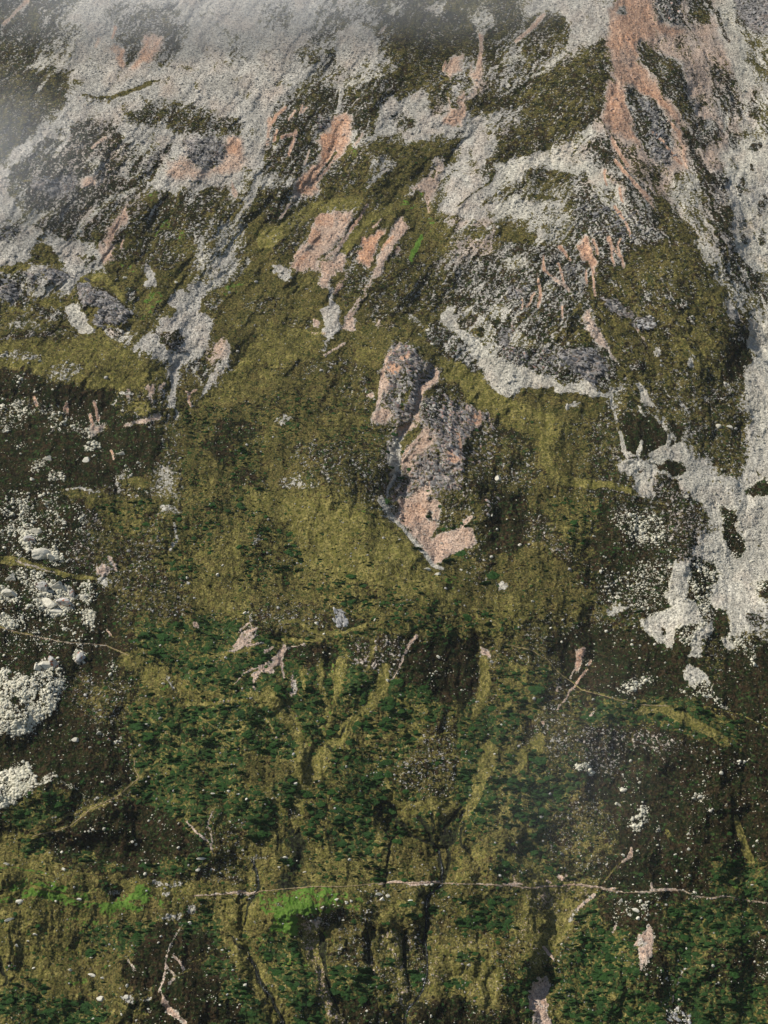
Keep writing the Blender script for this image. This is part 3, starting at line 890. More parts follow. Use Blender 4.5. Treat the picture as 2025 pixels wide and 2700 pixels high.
run(660, 2000, """
P t f=14 0,40 20,44 22,60 14,76 0,82
L t 46,-2,3.5 34,14,3 30,30,3 28,40,3
L t 2,12,1.5 12,22,1.6 20,34,1.6
L T a=.6 6,18,.8 16,28,.6
L t 148,0,2.8 144,12,2.8 140,24,2.6 134,36,2
P y f=14 34,20 60,10 84,20 90,50 84,78 40,76 36,56
E t a=.7 80,44,4,14 46,68,12,6 66,72,12,5 44,58,6,8
P g f=10 50,30 60,34 74,30 76,56 62,60 50,50
P n f=14 82,0 130,-4 138,14 120,26 96,20 84,10
P g f=8 136,-4 142,12 136,24 126,20
P g f=10 56,-4 80,0 88,16 74,26 56,20
L t 84,14,1 90,22,1 84,28,1
L T a=.5 84,22,.3 110,20,.4 130,14,.3
L t a=.6 86,28,.4 110,28,.4 126,24,.4
P g f=8 0,36 10,36 12,48 6,54 -4,50
P n 84,-4 60,-8 44,-8
P t f=12 94,24 126,26 132,34 118,46 112,34 104,34 98,44 92,34
P o f=8 0,-4 26,4 22,14 -4,20
P u f=9 24,40 30,44 34,52 35,60 34,68 30,70 24,78 14,80 16,75 26,68 25,58 22,50 23,44
P u f=7 16,80 28,76 38,78 42,80 26,82 14,84
E n a=.9 27,34,4,4
E w a=.45 29,56,3,10
L u a=.8 16,46,.5 18,52,.6 22,48,.5 17,56,.3
L w a=.6 17,50,.3 17,58,.3 
E g 23,64,4,3
E M 21,63,2.5,2
E l 6,60,5,2
L m 2,62,.6 3,70,.6
L w 3,68,.4 5,74,.6 5,80,.6 2,86,.5 -2,89,.5
P v f=14 a=.34 6,92 24,82 40,80 50,80 60,84 74,86 70,90 60,94 50,96 36,98 22,102 14,100 8,98
E v a=.5 40,83,12,3 52,88,9,3 58,94,10,1.5
P n f=8 72,84 80,80 86,84 84,88 76,90
P n f=12 52,98 70,92 84,90 92,96 80,104 60,100
P t f=12 78,94 92,88 108,86 108,98 98,104 80,104
P h f=9 30,98 40,98 58,96 60,104 44,106
E P 40,102,4,1.5 34,103,2,1
L t 36,66,.3 36,71,.4 39,76,.6 43,80,.7
L P -2,85,.6 4,83,.3
L T 10,83,.3 26,81,.3 40,80,.4 58,80,.3 70,79,.4 80,78,.5
L P 80,78,.5 90,77.5,.7 100,78,.6 112,77,.7 120,78,.5
L P 120,78,.4 140,78.5,.3 156,79,.5 170,78,.6
L P a=.8 100,79,.6 110,78,.8 118,77,.4
L u 79,30,1.2 82,27,1 87,28,.9 90,33,.8 91,40,.6
E u a=.8 81,33,2.5,4 86,44,2,3
L w 91,40,.4 91,46,.4 88,52,.3 87,58,.4 86,66,.4 85,72,.4 84,80,.5
L u 91,38,.9 96,42,.9 100,48,.8 108,52,.7 114,53,.8 
L w a=.8 94,41,.3 100,48,.35 108,52,.3
L u 105,36,1 110,42,1.2 113,50,1 114,53,.9
L u 114,34,.8 114,42,1.2 113,50,1
L w a=.8 106,37,.3 110,44,.4 112,50,.4
P u f=6 116,48 122,44 126,44 127,50 124,57 120,56 117,52
L u 132,30,.7 126,38,.8 120,46,1
L u 134,32,.6 130,42,.8 126,52,.9
L w 114,53,.5 118,58,.7 119,64,.8 120,70,.9 120,77,.8
L w 123,56,.5 124,60,.6 124,66,.6 122,72,.5 120,77,.5
L u 134,42,1 131,48,.8 132,54,.8 136,58,.6 138,62,.5
L w 134,54,.4 137,58,.4 139,62,.3 135,69,.3
L T a=.8 139,62,.6 136,68,.5
P u f=6 139,52 144,49 145,56 143,60 138,57
L w 141,60,.4 142,66,.5 142,74,.5 140,79,.3
E w a=.7 162,56,5,2
P t f=10 142,52 166,58 166,62 150,60 148,66 140,80 128,76 128,62 138,60
P g f=8 146,66 170,60 170,76 154,76
L w 120,78,.8 116,82,.9 111,86,.8 110,92,.9 110,100,.9 110,104,.8 109,110,.8 110,120,.8 111,128,.7 110,136,.6 108,144,.5 103,152,.4 99,156,.4 97,160,.4 97,170,.5
L u 112,104,.6 117,106,.7 117,114,.8 115,120,.7 111,124,.6
E u 107,82,2.5,3
E T 110,83,1.5,1
L m a=.6 110,92,.4 110,100,.4
E g 99,92,4,2 101,98,4,1.5 116,95,6,2.5 120,84,6,2 136,100,6,2
L T 101,96,.5 99,97,.4
P g f=12 130,90 166,84 170,110 130,108
P g f=12 6,108 30,108 34,126 10,126
P n f=14 54,102 74,102 74,140 56,136 50,120
P g f=10 36,134 60,130 76,134 78,150 60,156 52,150 46,140
P g f=10 8,130 34,134 46,160 42,170 24,166 12,146
P b f=9 54,152 78,150 90,160 92,170 62,170
P Q f=10 31,100 42,102 44,110 46,120 48,132 50,146 54,156 64,170 54,170 46,154 38,134 32,114
L w 43,108,.6 46,116,1 46,124,.9 47,130,.7 49,140,.6 52,150,.4 56,160,.3
E w a=.6 33,108,1.5,2.5 45,116,2,6
L Q 74,108,1.2 75,126,1.2 78,136,1 80,146,1.2 82,166,1.3
L w a=.8 73,108,.5 74,118,.6 74,128,.6
P Q a=.8 f=8 82,108 92,110 98,116 98,140 99,158 96,160 92,140 86,126 82,116
L w a=.8 98,108,.8 96,116,.7 96,128,.6 98,136,.3 99,146,.3
E u a=.8 82,108,2,2 90,108,2,1.5 88,114,2,2
P g f=7 100,132 106,132 106,142 100,144
E g 86,128,4,3 83,142,3,3 86,152,6,5 72,138,8,6 120,138,5,4
P T f=16 114,112 150,112 160,150 140,166 120,160 104,154 112,140
E V a=.5 126,132,6,10 118,150,6,5
P b f=14 104,154 130,148 150,160 150,170 104,170
E g 136,124,10,4 104,140,4,5 130,142,8,3
P t f=8 -4,116 8,124 14,140 28,160 30,170 16,170 4,146 -4,130
L w 0,124,.4 4,132,.7 5,138,.9 9,144,.9 13,149,1 16,156,.8 20,163,.8 22,170,.7
L Q a=.7 14,134,1 26,146,.8 
L T a=.5 28,116,.3 36,120,.3 34,126,.3
""")
run(1325, 2000, """
P y f=14 -4,-4 26,-4 18,20 14,46 0,50 -4,50
P t f=9 -4,42 4,46 12,54 6,50 -4,50
L t 12,0,3 8,8,1.5 
L t 4,18,.6 3,26,.8 4,40,.7
L t a=.7 14,42,1 16,50,1.3 22,54,.8
L t 0,62,1 10,64,1.5 20,68,1 26,73,.8
E g 14,48,4,2 4,68,5,2.5
P n f=16 28,30 60,24 74,40 66,70 40,74 26,60
E z a=.4 52,26,10,10
E t a=.4 58,48,6,8 64,56,4,4
P b f=16 74,-4 170,-4 170,60 130,70 90,66 80,40
P g f=14 130,62 160,64 170,80 150,90 130,86
P C f=4 79,38 82,36 85,33 88,29 91,30 93,31 91,36 92,40 88,41 84,38
E M 84,42,5,2 97,44,1.5,2 75,18,2,1 73,29,1.5,1.5
P C f=4 a=.8 33,7 38,5 39,8 34,9
P C f=4 50,2 55,3 58,9 57,12 54,9
E M 44,2,4,3
E M a=.6 126,24,6,4 138,32,4,4 150,2,6,2
E t 104,48,2,3
L t 146,37,1.2 149,48,1.6 152,58,1.8 155,64,1.5
L V a=.8 166,66,.8 160,70,1.5 157,77,1.5
E V a=.8 145,81,5,3
L t 152,95,2 155,102,1.8 157,105,.8
L t a=.8 53,132,1 53,138,1
L t a=.7 160,132,1 160,146,1.4 162,156,1.2 166,164,1
E w a=.6 8,57,5,1.6
P T f=14 20,64 34,76 62,78 46,96 36,118 24,130 26,140 34,150 46,170 34,170 28,150 20,134 12,120 8,100 12,84
P n a=.7 20,84 30,82 32,94 22,98
L P 81,56,1 80,61,1.2 74,65,.4
L Q 74,65,.4 66,74,.4 62,79,.4
L P 0,78,.5 10,80,.4 18,81,.4 34,79,.4 50,79,.6 62,81,.5 72,83,.4 76,84,.3 96,83,.4 112,82,.4 120,86,.5 130,87,.5 140,86,.4 150,88,.3 166,90,.3
E P 68,81,2.5,1 38,73,2,2 28,76,2,1
E Q 8,75,3,3 44,78,4,1.5 26,87,4,4
L P 93,78,.6 93,81,.6
L P 92,82,.5 110,82,.6
L m 46,95,1.2 42,101,1.5
L P a=.8 57,85,1 47,94,1
E M 72,89,2,1.5 76,92,2,1 83,95,3,3 70,98,2,3 88,91,2,2 119,85,1.5,2
L P a=.8 26,118,.8 30,122,1 32,126,.6
P b f=12 60,86 100,86 96,104 80,110 66,106
P M a=.7 70,88 90,88 92,98 88,102 78,96 70,104 68,96
P P f=4 84,110 88,108 92,104 94,108 95,118 93,126 90,130 86,133 86,126 83,116
E m a=.7 87,115,2,3
E P 69,106,1,1.8 100,126,1.2,2
P g f=20 100,88 150,90 166,110 166,170 60,170 40,140 44,112 60,108 76,112 84,134 100,130
E b a=.6 96,136,10,14 100,104,8,6 140,130,14,14
P b a=.7 -4,150 14,150 16,170 -4,170
P P f=4 18,140 22,136 26,138 29,144 28,154 29,170 17,170 18,150
E x a=.5 23,152,2,3 21,166,3,4
L m 115,130,.8 112,133,1.2 110,139,1.2 109,142,.8
P M f=5 101,160 108,154 114,158 118,162 119,170 102,170
L P 107,148,.6 106,153,.4
E M 110,150,2,1.5
P b 154,110 170,110 170,140 158,140
""")

run(0, 1330, '''
L P 158,78,.4 156,74,.3 150,80,.4
L P 163,101,.6 152,106,.5 146,112,.4
L P 161,106,.5 158,112,.5 160,116,.3
L P 166,99,.5 176,92,.4 190,87,.3
L T 0,77,.4 20,82,.4
L T 104,142,.4 96,150,.4 92,160,.4
L T 126,134,.4 138,142,.5 150,140,.4
L T 112,132,.3 122,140,.4 136,132,.3
L T 140,150,.4 152,156,.4 166,152,.4
''')
run(660, 1330, '''
L T 88,120,.3 100,126,.4 118,124,.3
L T 92,142,.3 108,146,.4 128,142,.3
L T 72,150,.3 88,154,.4 104,150,.3
L T 108,160,.3 124,156,.4 136,160,.3
L T 4,128,.4 14,140,.5 20,152,.5
''')
# large boulders that can be pointed at one by one (x, y, half width, half height in tile units)
run(660, 2000, """
S near 81,85,2.6,1.7 86,86,1.7,1.2 82.5,88,1.8,1.5
S meadow 54,88,1.4,1 60,90,1.3,1.2 63,89,1,.9 45,93,1.3,.9 41,94,.8,.4 69,83,.8,.5 72,83,.8,.5 73,95,.6,.9 75,96,.5,.5 52,91.5,.6,.6 55,92,.9,.4 29,87,.9,.5 75,89,1.3,.4
S slope 100,89,1.8,1 110,79,1.6,.8 34,71,1.4,.7 24,67,1.4,.8 22,62,2,1 29,64,.7,.7 62,63,1.2,1 58,101,1,.7 101,104,.9,.7 18,68,1.2,.8 80,120,.6,.4 137,129,2,1 60,130,.9,.5 110,153,.8,.5 113,161,.8,1 60,4.8,.9,.9 14,25,1,1 40,15,.6,.4 90,81,.6,.5
""")
run(0, 1330, """
S left 23,17,4,3 18,22,3.6,3 25,31,6,4 31.5,33,4,3 26,52,5,4 36,51,5,3.5 31,62,6,4 40,62,6,4 34,67,5,2.5 6,56,6,3.5 45,57,2.2,4 52,58,2.2,2 7,46,4,3 50,96,3.4,4 27,101,5,4 23,102,3,3 33,99,3,5 62,143,2,1.6 47,147,2.5,1.5 68,147,1.3,1 73,148,1.4,.8
S slope 100,88,.9,.6 90,93,.8,.6 102,112,1.2,.8 153,68,1.3,1.3 117,46,1,1.2 139,38,1.1,.8 136,44,1.1,1.4 35,22.3,1.5,1 40,12.5,1.6,1.3 50,15.6,1,.7 56,152,1.2,.9 38,138,1,1 33,141,.8,.6
""")
run(0, 2000, """
S slope 4,66,2,1.5 12,89.5,2.5,1.6 6,100.5,3,1.3 49,88,1.8,1 35,89,1,1 40,69.5,1.6,1.4 72,29,1.3,.8 65,44,1,1.2 55.5,45.5,1,.7 82.5,52,1.2,1 90.5,65.5,1.2,.8 99,66,1,.9 143,20.5,1.3,1 133,22,1.5,.8 127,20,1,.8 154,25.7,1,1.2 111.5,40.5,.7,1 126,62.5,3,1 64,14.7,1.2,.6 95,35.5,.8,.8 33,37,1,.9 22,110,1.7,1 10,117,1.8,1.2 17.5,114,1.2,.8 57,135.5,2.8,1.5 44,132,1.8,1 64,137,1.5,.8 100.5,111,1.1,.8 99,115,1,.9 57,124.5,1.3,.7 62,107,1.5,.9 28,160,1.6,1 58.5,162.5,1.4,1 76,160,.9,1 63,150,2.8,1.8 79,149,2.2,1.6 92,151,3,.8 79.5,142,1,1.3 92.5,156.6,1.2,.8 153,142,1.2,2 118,103,2.2,1.2 120.5,95,1.6,1 71.5,119,.9,.7 68.5,129.6,.8,.6 21,131,1,.8 139,119.5,1.2,.8 61,24.7,1.5,1 104,86,1,.7
""")
run(1325, 2000, """
S slope 75.5,60.5,1.2,1.2 108,60,1.2,.7 112,62.5,.8,.5 49,61,.8,.6 57,73.5,1,.9 37,68.5,.8,.8 55,87,1.8,1.4 51,90,1,.9 37,116,.8,.8 115,119,.9,.9 131.5,129.5,1.6,1 109,70,.9,1 117,73,1.2,.7 74,89,1.8,1.5 83,95,2.5,1.8 88,92,1.3,1.5 156,79,1,.6 151,96,.9,.6 96,97,.7,.6 73,29,.9,.9 76,27,.9,.5 75,18.6,1.5,.9 97,44.5,1,.9 81.5,78.7,.8,.5
""")
run(1325, 660, """
S right 135,110,2,1.6 142,110.5,3,1.6 139,83,1.2,1 115,99,1.6,.8 119.5,91,1,.5 137,137,1,1.1 115,154,2,1.6 137,17,.9,1.2 164,75,1,.8 161,160.5,1,1.3 152,89,1.6,1
""")
run(1325, 1330, """
S slope 49.5,49,1.3,.8 74,77,1,.6 86,88,1,.8 30,77.5,1,1 37.5,72,1.2,.8 79,60.8,1,.8 18.8,60.5,1.1,1.2 10.8,25.5,1.5,1.3 95.5,24,1.4,.9
""")
run(660, 1330, """
S crag 41.5,74,1.5,1.4 45.5,76.5,.8,.7 46,81,1,.8
S foot 110.5,40.5,2.3,1.4 117,43.5,2.2,1 132,41,1.4,.8
S slope 78,72,.8,1.5 93,22,1.2,.5 94,119,.8,.6 75.5,129.5,1.4,.6 87,133.5,.8,.8 91,153,.7,.7 157,137.5,.9,.9 90,100,1.3,.8 86,110,1.6,1 150.5,73,.7,.6 60,164,1,.7 152.7,156,.8,.8 156,115.5,.9,.5
""")
run(660, 660, """
S pink 154.5,142.5,2.2,2
""")
run(0, 660, """
S slope 54,131,3,2 30,130,3.5,2 22,136,1.5,1 76,127,3,1.5 25,69,1.8,.9 17,67.5,1.5,1 1.5,65.5,1.4,.9 11,122.5,.8,.8 4,119,.8,.7 20,143,1.5,1.2 87,149,1,.8 81,153,1.6,.6 110,20,1.3,1 73,18,1.4,.6 78,17,1.4,.8
""")

CI = {c: i for i, c in enumerate(CH)}
def ch(c): return FLD[CI[c]]

# ------------------------------------------------------------------ streaks running down the fall line
wr = ss(1480, 1640, UU) * ss(1250, 900, VV)
wl = ss(1500, 1300, VV) * (1 - wr) * ss(1400, 700, VV + .0 * UU)
wv = np.clip(1 - wr - wl, 0, 1)
def streak(dx, dy, wp, wa, seed):
    L = math.hypot(dx, dy); dx /= L; dy /= L
    a = UW * dx + VW * dy; p = -UW * dy + VW * dx
    return fbm(p / wp, a / wa, 3, seed)
st = (wl * streak(-.62, .78, 8, 60, 41) + wr * streak(.5, .86, 8, 60, 47) + wv * streak(.03, 1, 9, 50, 53))
st /= np.sqrt(wl ** 2 + wr ** 2 + wv ** 2)
hz = fbm(UW / 34, VW / 9, 3, 61)                          # horizontal terracettes
d0 = ch('d')
part = np.clip(4 * d0 * (1 - d0), 0, 1)
amp = .36 * ss(1500, 900, VV) + .09
d0 += part * amp * st * 1.2 + part * .10 * n1
mo = fbm(UW / 11, VW / 7, 3, 72); mo2 = fbm(UW / 24, VW / 14, 3, 74); mo3 = fbm(UW / 9, VW / 6, 3, 76)
bb = ch('b')
bb += .16 * st * ss(1500, 900, VV) + .20 * fbm(UW / 60, VW / 44, 3, 65) + .16 * mo2 + .17 * mo + .10 * hz
ch('t')[:] = ch('t') + .20 * hz + .20 * fbm(UW / 80, VW / 55, 3, 67) + .16 * mo3 * (1 - .5 * np.clip(ch('b'), 0, 1))
low = ss(850, 1200, VV)
net = ss(.13, .02, np.abs(fbm(UW / 34, VW / 19, 3, 78))) * ss(1150, 1500, VV) * np.clip(ch('S') * 3, 0, 1)
ch('S')[:] *= 1 - .85 * net
topm = ss(.05, .75, fbm(UW / 46 + .4 * st, VW / 46, 4, 79)) * ss(900, 650, VV) * (ch('c') < .5)
d0 -= .62 * topm * (d0 > .6) * (ch('r') < .4)
ch('s')[:] = ch('s') + (.18 * fbm(UW / 38, VW / 20, 3, 71) + .22 * mo3) * (.35 + .65 * low) + .06 * low - .8 * net
ch('t')[:] += .55 * net
bb -= .5 * net
hole = ss(.55, .8, fbm(UU / 24, VV / 30, 3, 77)) * ss(500, 700, VV) * ss(1300, 1500, UU)
d0 -= hole * .75 * (d0 > .5)
d0 += .10 * mo3 * np.clip(4 * d0 * (1 - d0), 0.1, 1) + .10 * mo * np.clip(4 * d0 * (1 - d0), 0, 1)
ch('v')[:] += .5 * mo * np.clip(ch('v') * 2, 0, 1) + .3 * mo2 * np.clip(ch('v') * 2, 0, 1)
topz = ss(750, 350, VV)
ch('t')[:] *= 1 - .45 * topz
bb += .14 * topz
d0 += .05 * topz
ch('r')[:] = ch('r') + .12 * n1 + .12 * fbm(UW / 60, VW / 60, 2, 68) * ss(900, 600, VV)
for c in CH: ch(c)[:] = np.clip(ch(c), 0, 1.6)

# ------------------------------------------------------------------ relief (metres along the view axis; negative comes forward)
R = np.zeros((NV, NU))
def relief(amp, wid, pts, tent=False):
    p = np.array(pts, float); pad = wid * 3
    sl = sub(p[:, 0].min() - pad, p[:, 1].min() - pad, p[:, 0].max() + pad, p[:, 1].max() + pad)
    X, Y = UW[sl], VW[sl]; dm = np.full(X.shape, 1e9)
    for i in range(len(p) - 1): dm = np.minimum(dm, segd(X, Y, *p[i], *p[i + 1])[0])
    if tent: R[sl] += amp * (np.clip(1 - np.sqrt(dm * dm + 90) / wid, 0, 1) ** 1.25)
    else: R[sl] += amp * np.exp(-(dm / wid) ** 2)
relief(-48, 380, [(1625, -200), (1605, 60), (1600, 220), (1590, 330), (1605, 420), (1700, 580), (1800, 720)], True)
relief(11, 110, [(1890, -60), (1960, 300), (1990, 620), (2010, 900), (1990, 1300), (1940, 1500)])
relief(-12, 60, [(1770, 200), (1830, 420), (1900, 620)])
relief(-16, 120, [(1440, 760), (1560, 960), (1650, 1000)])
relief(14, 90, [(1080, 560), (1130, 620), (1160, 800)])
relief(-20, 95, [(1070, 930), (1130, 1080), (1200, 1220), (1260, 1300)])
relief(-7, 34, [(1060, 960), (1080, 1060)]); relief(-9, 34, [(1180, 1180), (1240, 1260)])
relief(6, 16, [(1130, 980), (1104, 1060), (1060, 1150), (1040, 1260)])
relief(14, 70, [(1060, 1300), (1160, 1450), (1190, 1500)])
relief(-22, 130, [(900, 1300), (960, 1420), (1100, 1560)])
relief(-16, 110, [(60, 960), (240, 960), (400, 990)])
relief(-9, 32, [(100, 725), (170, 735)]); relief(-12, 40, [(240, 780), (310, 830)]); relief(-6, 20, [(450, 900), (465, 905)])
relief(6, 60, [(560, 740), (500, 860), (460, 1000), (440, 1100)])
relief(-10, 60, [(520, 560), (560, 700)])
relief(-16, 140, [(300, 330), (520, 360), (650, 370)])
relief(14, 60, [(860, 200), (900, 300), (860, 470), (790, 560)])
relief(-12, 90, [(1000, 60), (960, 400)])
relief(-14, 150, [(100, 200), (0, 400)])
relief(-8, 60, [(600, 1620), (900, 1660), (1300, 1660)])
relief(3, 30, [(770, 1700), (760, 1850), (820, 1980), (800, 2150), (790, 2320)])
relief(3, 30, [(1010, 1760), (930, 1880), (840, 2000), (800, 2100)])
relief(2.5, 24, [(880, 1760), (870, 1880), (840, 1960)])
relief(4, 36, [(1270, 1720), (1270, 1900), (1250, 2080), (1180, 2200), (1160, 2330)])
relief(5, 24, [(1160, 2330), (1120, 2440), (1125, 2560), (1060, 2700)])
relief(7, 20, [(1010, 2130), (1040, 2180), (1150, 2240)]); relief(6, 20, [(1230, 2160), (1260, 2280), (1260, 2330)])
relief(7, 20, [(660, 2300), (640, 2440), (680, 2600), (740, 2700)])
relief(6, 18, [(800, 2440), (860, 2580), (920, 2690)]); relief(5, 16, [(975, 2460), (985, 2560)]); relief(5, 16, [(1066, 2460), (1076, 2600)])
relief(-10, 90, [(1500, 1900), (1700, 1900), (1900, 2000)]); 
relief(8, 90, [(1560, 1680), (1480, 1850), (1420, 2000), (1500, 2400)])
relief(-12, 60, [(100, 2080), (300, 2110)]); relief(-10, 80, [(480, 2120), (560, 2230)])
relief(10, 40, [(-60, 2240), (200, 2240), (400, 2260)])
relief(-9, 40, [(0, 2310), (180, 2330)]); relief(7, 16, [(300, 2356), (318, 2360)])
relief(-10, 60, [(750, 2370), (950, 2390)]); relief(-12, 90, [(420, 2560), (520, 2640)])
relief(10, 40, [(1400, 2250), (1480, 2400), (1430, 2600)])
relief(-10, 60, [(1700, 2500), (1720, 2700)]); relief(10, 40, [(1960, 2150), (2000, 2700)])
relief(-10, 80, [(70, 1780), (40, 1900)]); relief(-9, 50, [(560, 1780), (700, 1850)])
relief(12, 60, [(1180, 470), (1290, 300), (1400, 260)]); relief(-10, 50, [(1450, 250), (1560, 200)])
relief(10, 45, [(1380, 430), (1500, 400), (1590, 430)])
relief(-12, 60, [(1760, 1480), (1830, 1680)]); relief(-8, 60, [(1650, 1180), (1700, 1250)])
R += 16 * fbm(UU / 420, VV / 420, 3, 81) + 5.5 * fbm(UW / 120, VW / 150, 3, 83)
rib = (wl * streak(-.62, .78, 34, 220, 143) + wr * streak(.5, .86, 34, 220, 147) + wv * streak(.03, 1, 34, 170, 153))
R += 4.2 * rib * ss(1500, 1000, VV) + 1.8 * rib * ss(1000, 1500, VV)
R += 1.2 * st * (1 - .5 * wv) + .6 * hz * ss(1100, 1400, VV) + .5 * fbm(UU / 26, VV / 26, 3, 85)
vv_gul = np.abs(fbm(UW / 40, VW / 190, 3, 87)); R += -2.6 * (vv_gul - .5) * ss(2350, 2500, VV)
kk = ch('k'); dd = ch('d')
# craggy facets: warped ridged noise cut into steps
ca = (UU * .80 + VV * .6); cb = (-UU * .6 + VV * .80)
saw = (cb / 10.5 + .9 * fbm(UU / 40, VV / 40, 3, 88)) % 1.0; saw = np.where(saw < .78, saw / .78, (1 - saw) / .22) * (.5 + .6 * ss(-.6, .8, fbm(UU / 25, VV / 25, 2, 90)))
rid = 1 - np.abs(fbm(cb / 11, ca / 26, 3, 91)) * 1.5
blk = fbm(cb / 16, ca / 22, 2, 93)
R += kk * (-3.4 * saw - 1.6 * rid + 2.0 * np.floor(blk * 3) / 1.5 + 1.2 * fbm(UU / 6, VV / 6, 2, 95))
white = rng.standard_normal((NV, NU))
fine = fbm(UU / 5.5, VV / 5.5, 2, 97)
R += dd * (.24 * fine + .15 * white) + (1 - dd) * (.22 * fine + .17 * white) + ch('b') * .22 * fine
wet = ch('w'); R += wet * 1.2

# ------------------------------------------------------------------ surface
TS = 0.80
def base_y(u, v):
    dz = (1350.0 - v) / F
    return 1260.0 / (TS - dz)
BY = base_y(UU, VV) + R
def sample_y(u, v):
    x = np.clip((np.asarray(u, float) - U0) / STEP, 0, NU - 1.001); y = np.clip((np.asarray(v, float) - V0) / STEP, 0, NV - 1.001)
    i = x.astype(int); j = y.astype(int); a = x - i; b = y - j
    return (BY[j, i] * (1 - a) + BY[j, i + 1] * a) * (1 - b) + (BY[j + 1, i] * (1 - a) + BY[j + 1, i + 1] * a) * b
def sample_f(c, u, v):
    i = np.clip(((np.asarray(u) - U0) / STEP).astype(int), 0, NU - 1); j = np.clip(((np.asarray(v) - V0) / STEP).astype(int), 0, NV - 1)
    return ch(c)[j, i]
def world(u, v, y=None):
    u = np.asarray(u, float); v = np.asarray(v, float)
    if y is None: y = sample_y(u, v)
    return np.stack([(u - 1012.5) / F * y, y, (1350.0 - v) / F * y], -1)

# pad the sheet outwards so that the slope goes on outside the frame
ext = np.array([30, 80, 160, 300, 520, 850, 1300])
uall = np.concatenate([U0 - ext[::-1], us, us[-1] + ext]); vall = np.concatenate([V0 - ext[::-1], vs, vs[-1] + ext])
ne = len(ext)
UA, VA = np.meshgrid(uall, vall)
def smooth_pad(a):
    p = np.pad(a, ne, mode='edge').astype(float); W = 61
    def avg(m):                                        # running mean along axis 0
        q = np.pad(m, ((W // 2 + 1, W // 2), (0, 0)), mode='edge').cumsum(0); return (q[W:] - q[:-W]) / W
    p[:, :ne] = avg(p[:, :ne]); p[:, -ne:] = avg(p[:, -ne:])
    p[:ne] = avg(p[:ne].T.copy()).T; p[-ne:] = avg(p[-ne:].T.copy()).T
    return p
YA = base_y(UA, VA) + smooth_pad(R)
P = world(UA, VA, YA).reshape(-1, 3)
NVa, NUa = UA.shape
me = bpy.data.meshes.new('mountain_slope')
me.vertices.add(len(P)); me.vertices.foreach_set('co', P.astype(np.float32).ravel())
idx = np.arange(NVa * NUa).reshape(NVa, NUa)
q = np.stack([idx[:-1, :-1], idx[1:, :-1], idx[1:, 1:], idx[:-1, 1:]], -1).reshape(-1, 4)
me.loops.add(q.size); me.loops.foreach_set('vertex_index', q.ravel().astype(np.int32))
me.polygons.add(len(q)); me.polygons.foreach_set('loop_start', np.arange(0, q.size, 4, dtype=np.int32))
me.update(calc_edges=True)
me.polygons.foreach_set('use_smooth', np.ones(len(q), bool))
def addattr(name, chans):
    a = me.attributes.new(name, 'FLOAT_COLOR', 'POINT')
    arr = np.zeros((NVa * NUa, 4), np.float32)
    for i, c in enumerate(chans): arr[:, i] = smooth_pad(ch(c)).ravel()
    a.data.foreach_set('color', arr.ravel())
addattr('cover_a', 'drkc'); addattr('cover_b', 'stbv'); addattr('cover_c', 'w')
slope = bpy.data.objects.new('mountain_slope', me); COL.objects.link(slope)
slope['kind'] = 'structure'; slope['label'] = 'steep grassy and rocky mountainside filling the whole view'

# ------------------------------------------------------------------ materials
class N:
    def __init__(s, name):
        s.m = bpy.data.materials.new(name); s.m.use_nodes = True; s.t = s.m.node_tree; s.t.nodes.clear()
        s.out = s.t.nodes.new('ShaderNodeOutputMaterial')
    def n(s, k, **kw):
        x = s.t.nodes.new('ShaderNode' + k)
        for a, b in kw.items(): setattr(x, a, b)
        return x
    def put(s, sock, v):
        if isinstance(v, bpy.types.NodeSocket): s.t.links.new(v, sock)
        elif v is not None:
            if isinstance(v, tuple) and len(v) == 3 and sock.type == 'RGBA': v = (*v, 1)
            sock.default_value = v
    def math(s, op, a, b=None, c=None, clamp=False):
        x = s.n('Math', operation=op, use_clamp=clamp)
        s.put(x.inputs[0], a)
        if b is not None: s.put(x.inputs[1], b)
        if c is not None: s.put(x.inputs[2], c)
        return x.outputs[0]
    def mix(s, f, a, b, mode='MIX'):
        x = s.n('Mix', data_type='RGBA', blend_type=mode)
        s.put(x.inputs[0], f); s.put(x.inputs[6], a); s.put(x.inputs[7], b)
        return x.outputs[2]
    def noise(s, scale, det=3, rough=.55, vec=None, w=None):
        x = s.n('TexNoise'); x.inputs['Scale'].default_value = scale; x.inputs['Detail'].default_value = det
        x.inputs['Roughness'].default_value = rough
        if vec is not None: s.t.links.new(vec, x.inputs['Vector'])
        return x.outputs['Fac']
    def mr(s, v, a, b, c=0., d=1., smooth=False):
        x = s.n('MapRange', clamp=True, interpolation_type='SMOOTHSTEP' if smooth else 'LINEAR')
        for i, q in enumerate((v, a, b, c, d)): s.put(x.inputs[i], q)
        return x.outputs[0]
    def cover(s, f, nz, soft=.07, lo=.27, hi=.73):
        n01 = s.mr(nz, lo, hi)
        th = s.math('SUBTRACT', 1.0, f)
        return s.mr(n01, s.math('SUBTRACT', th, soft), s.math('ADD', th, soft), smooth=True)
    def bsdf(s, col, rough=.95, normal=None):
        b = s.n('BsdfPrincipled'); s.put(b.inputs['Base Color'], col); s.put(b.inputs['Roughness'], rough)
        b.inputs['Specular IOR Level'].default_value = .02
        if normal is not None: s.put(b.inputs['Normal'], normal)
        s.t.links.new(b.outputs[0], s.out.inputs[0]); return b
    def bump(s, h, dist, strength=1.0):
        b = s.n('Bump'); b.inputs['Distance'].default_value = dist; b.inputs['Strength'].default_value = strength
        s.t.links.new(h, b.inputs['Height']); return b.outputs[0]

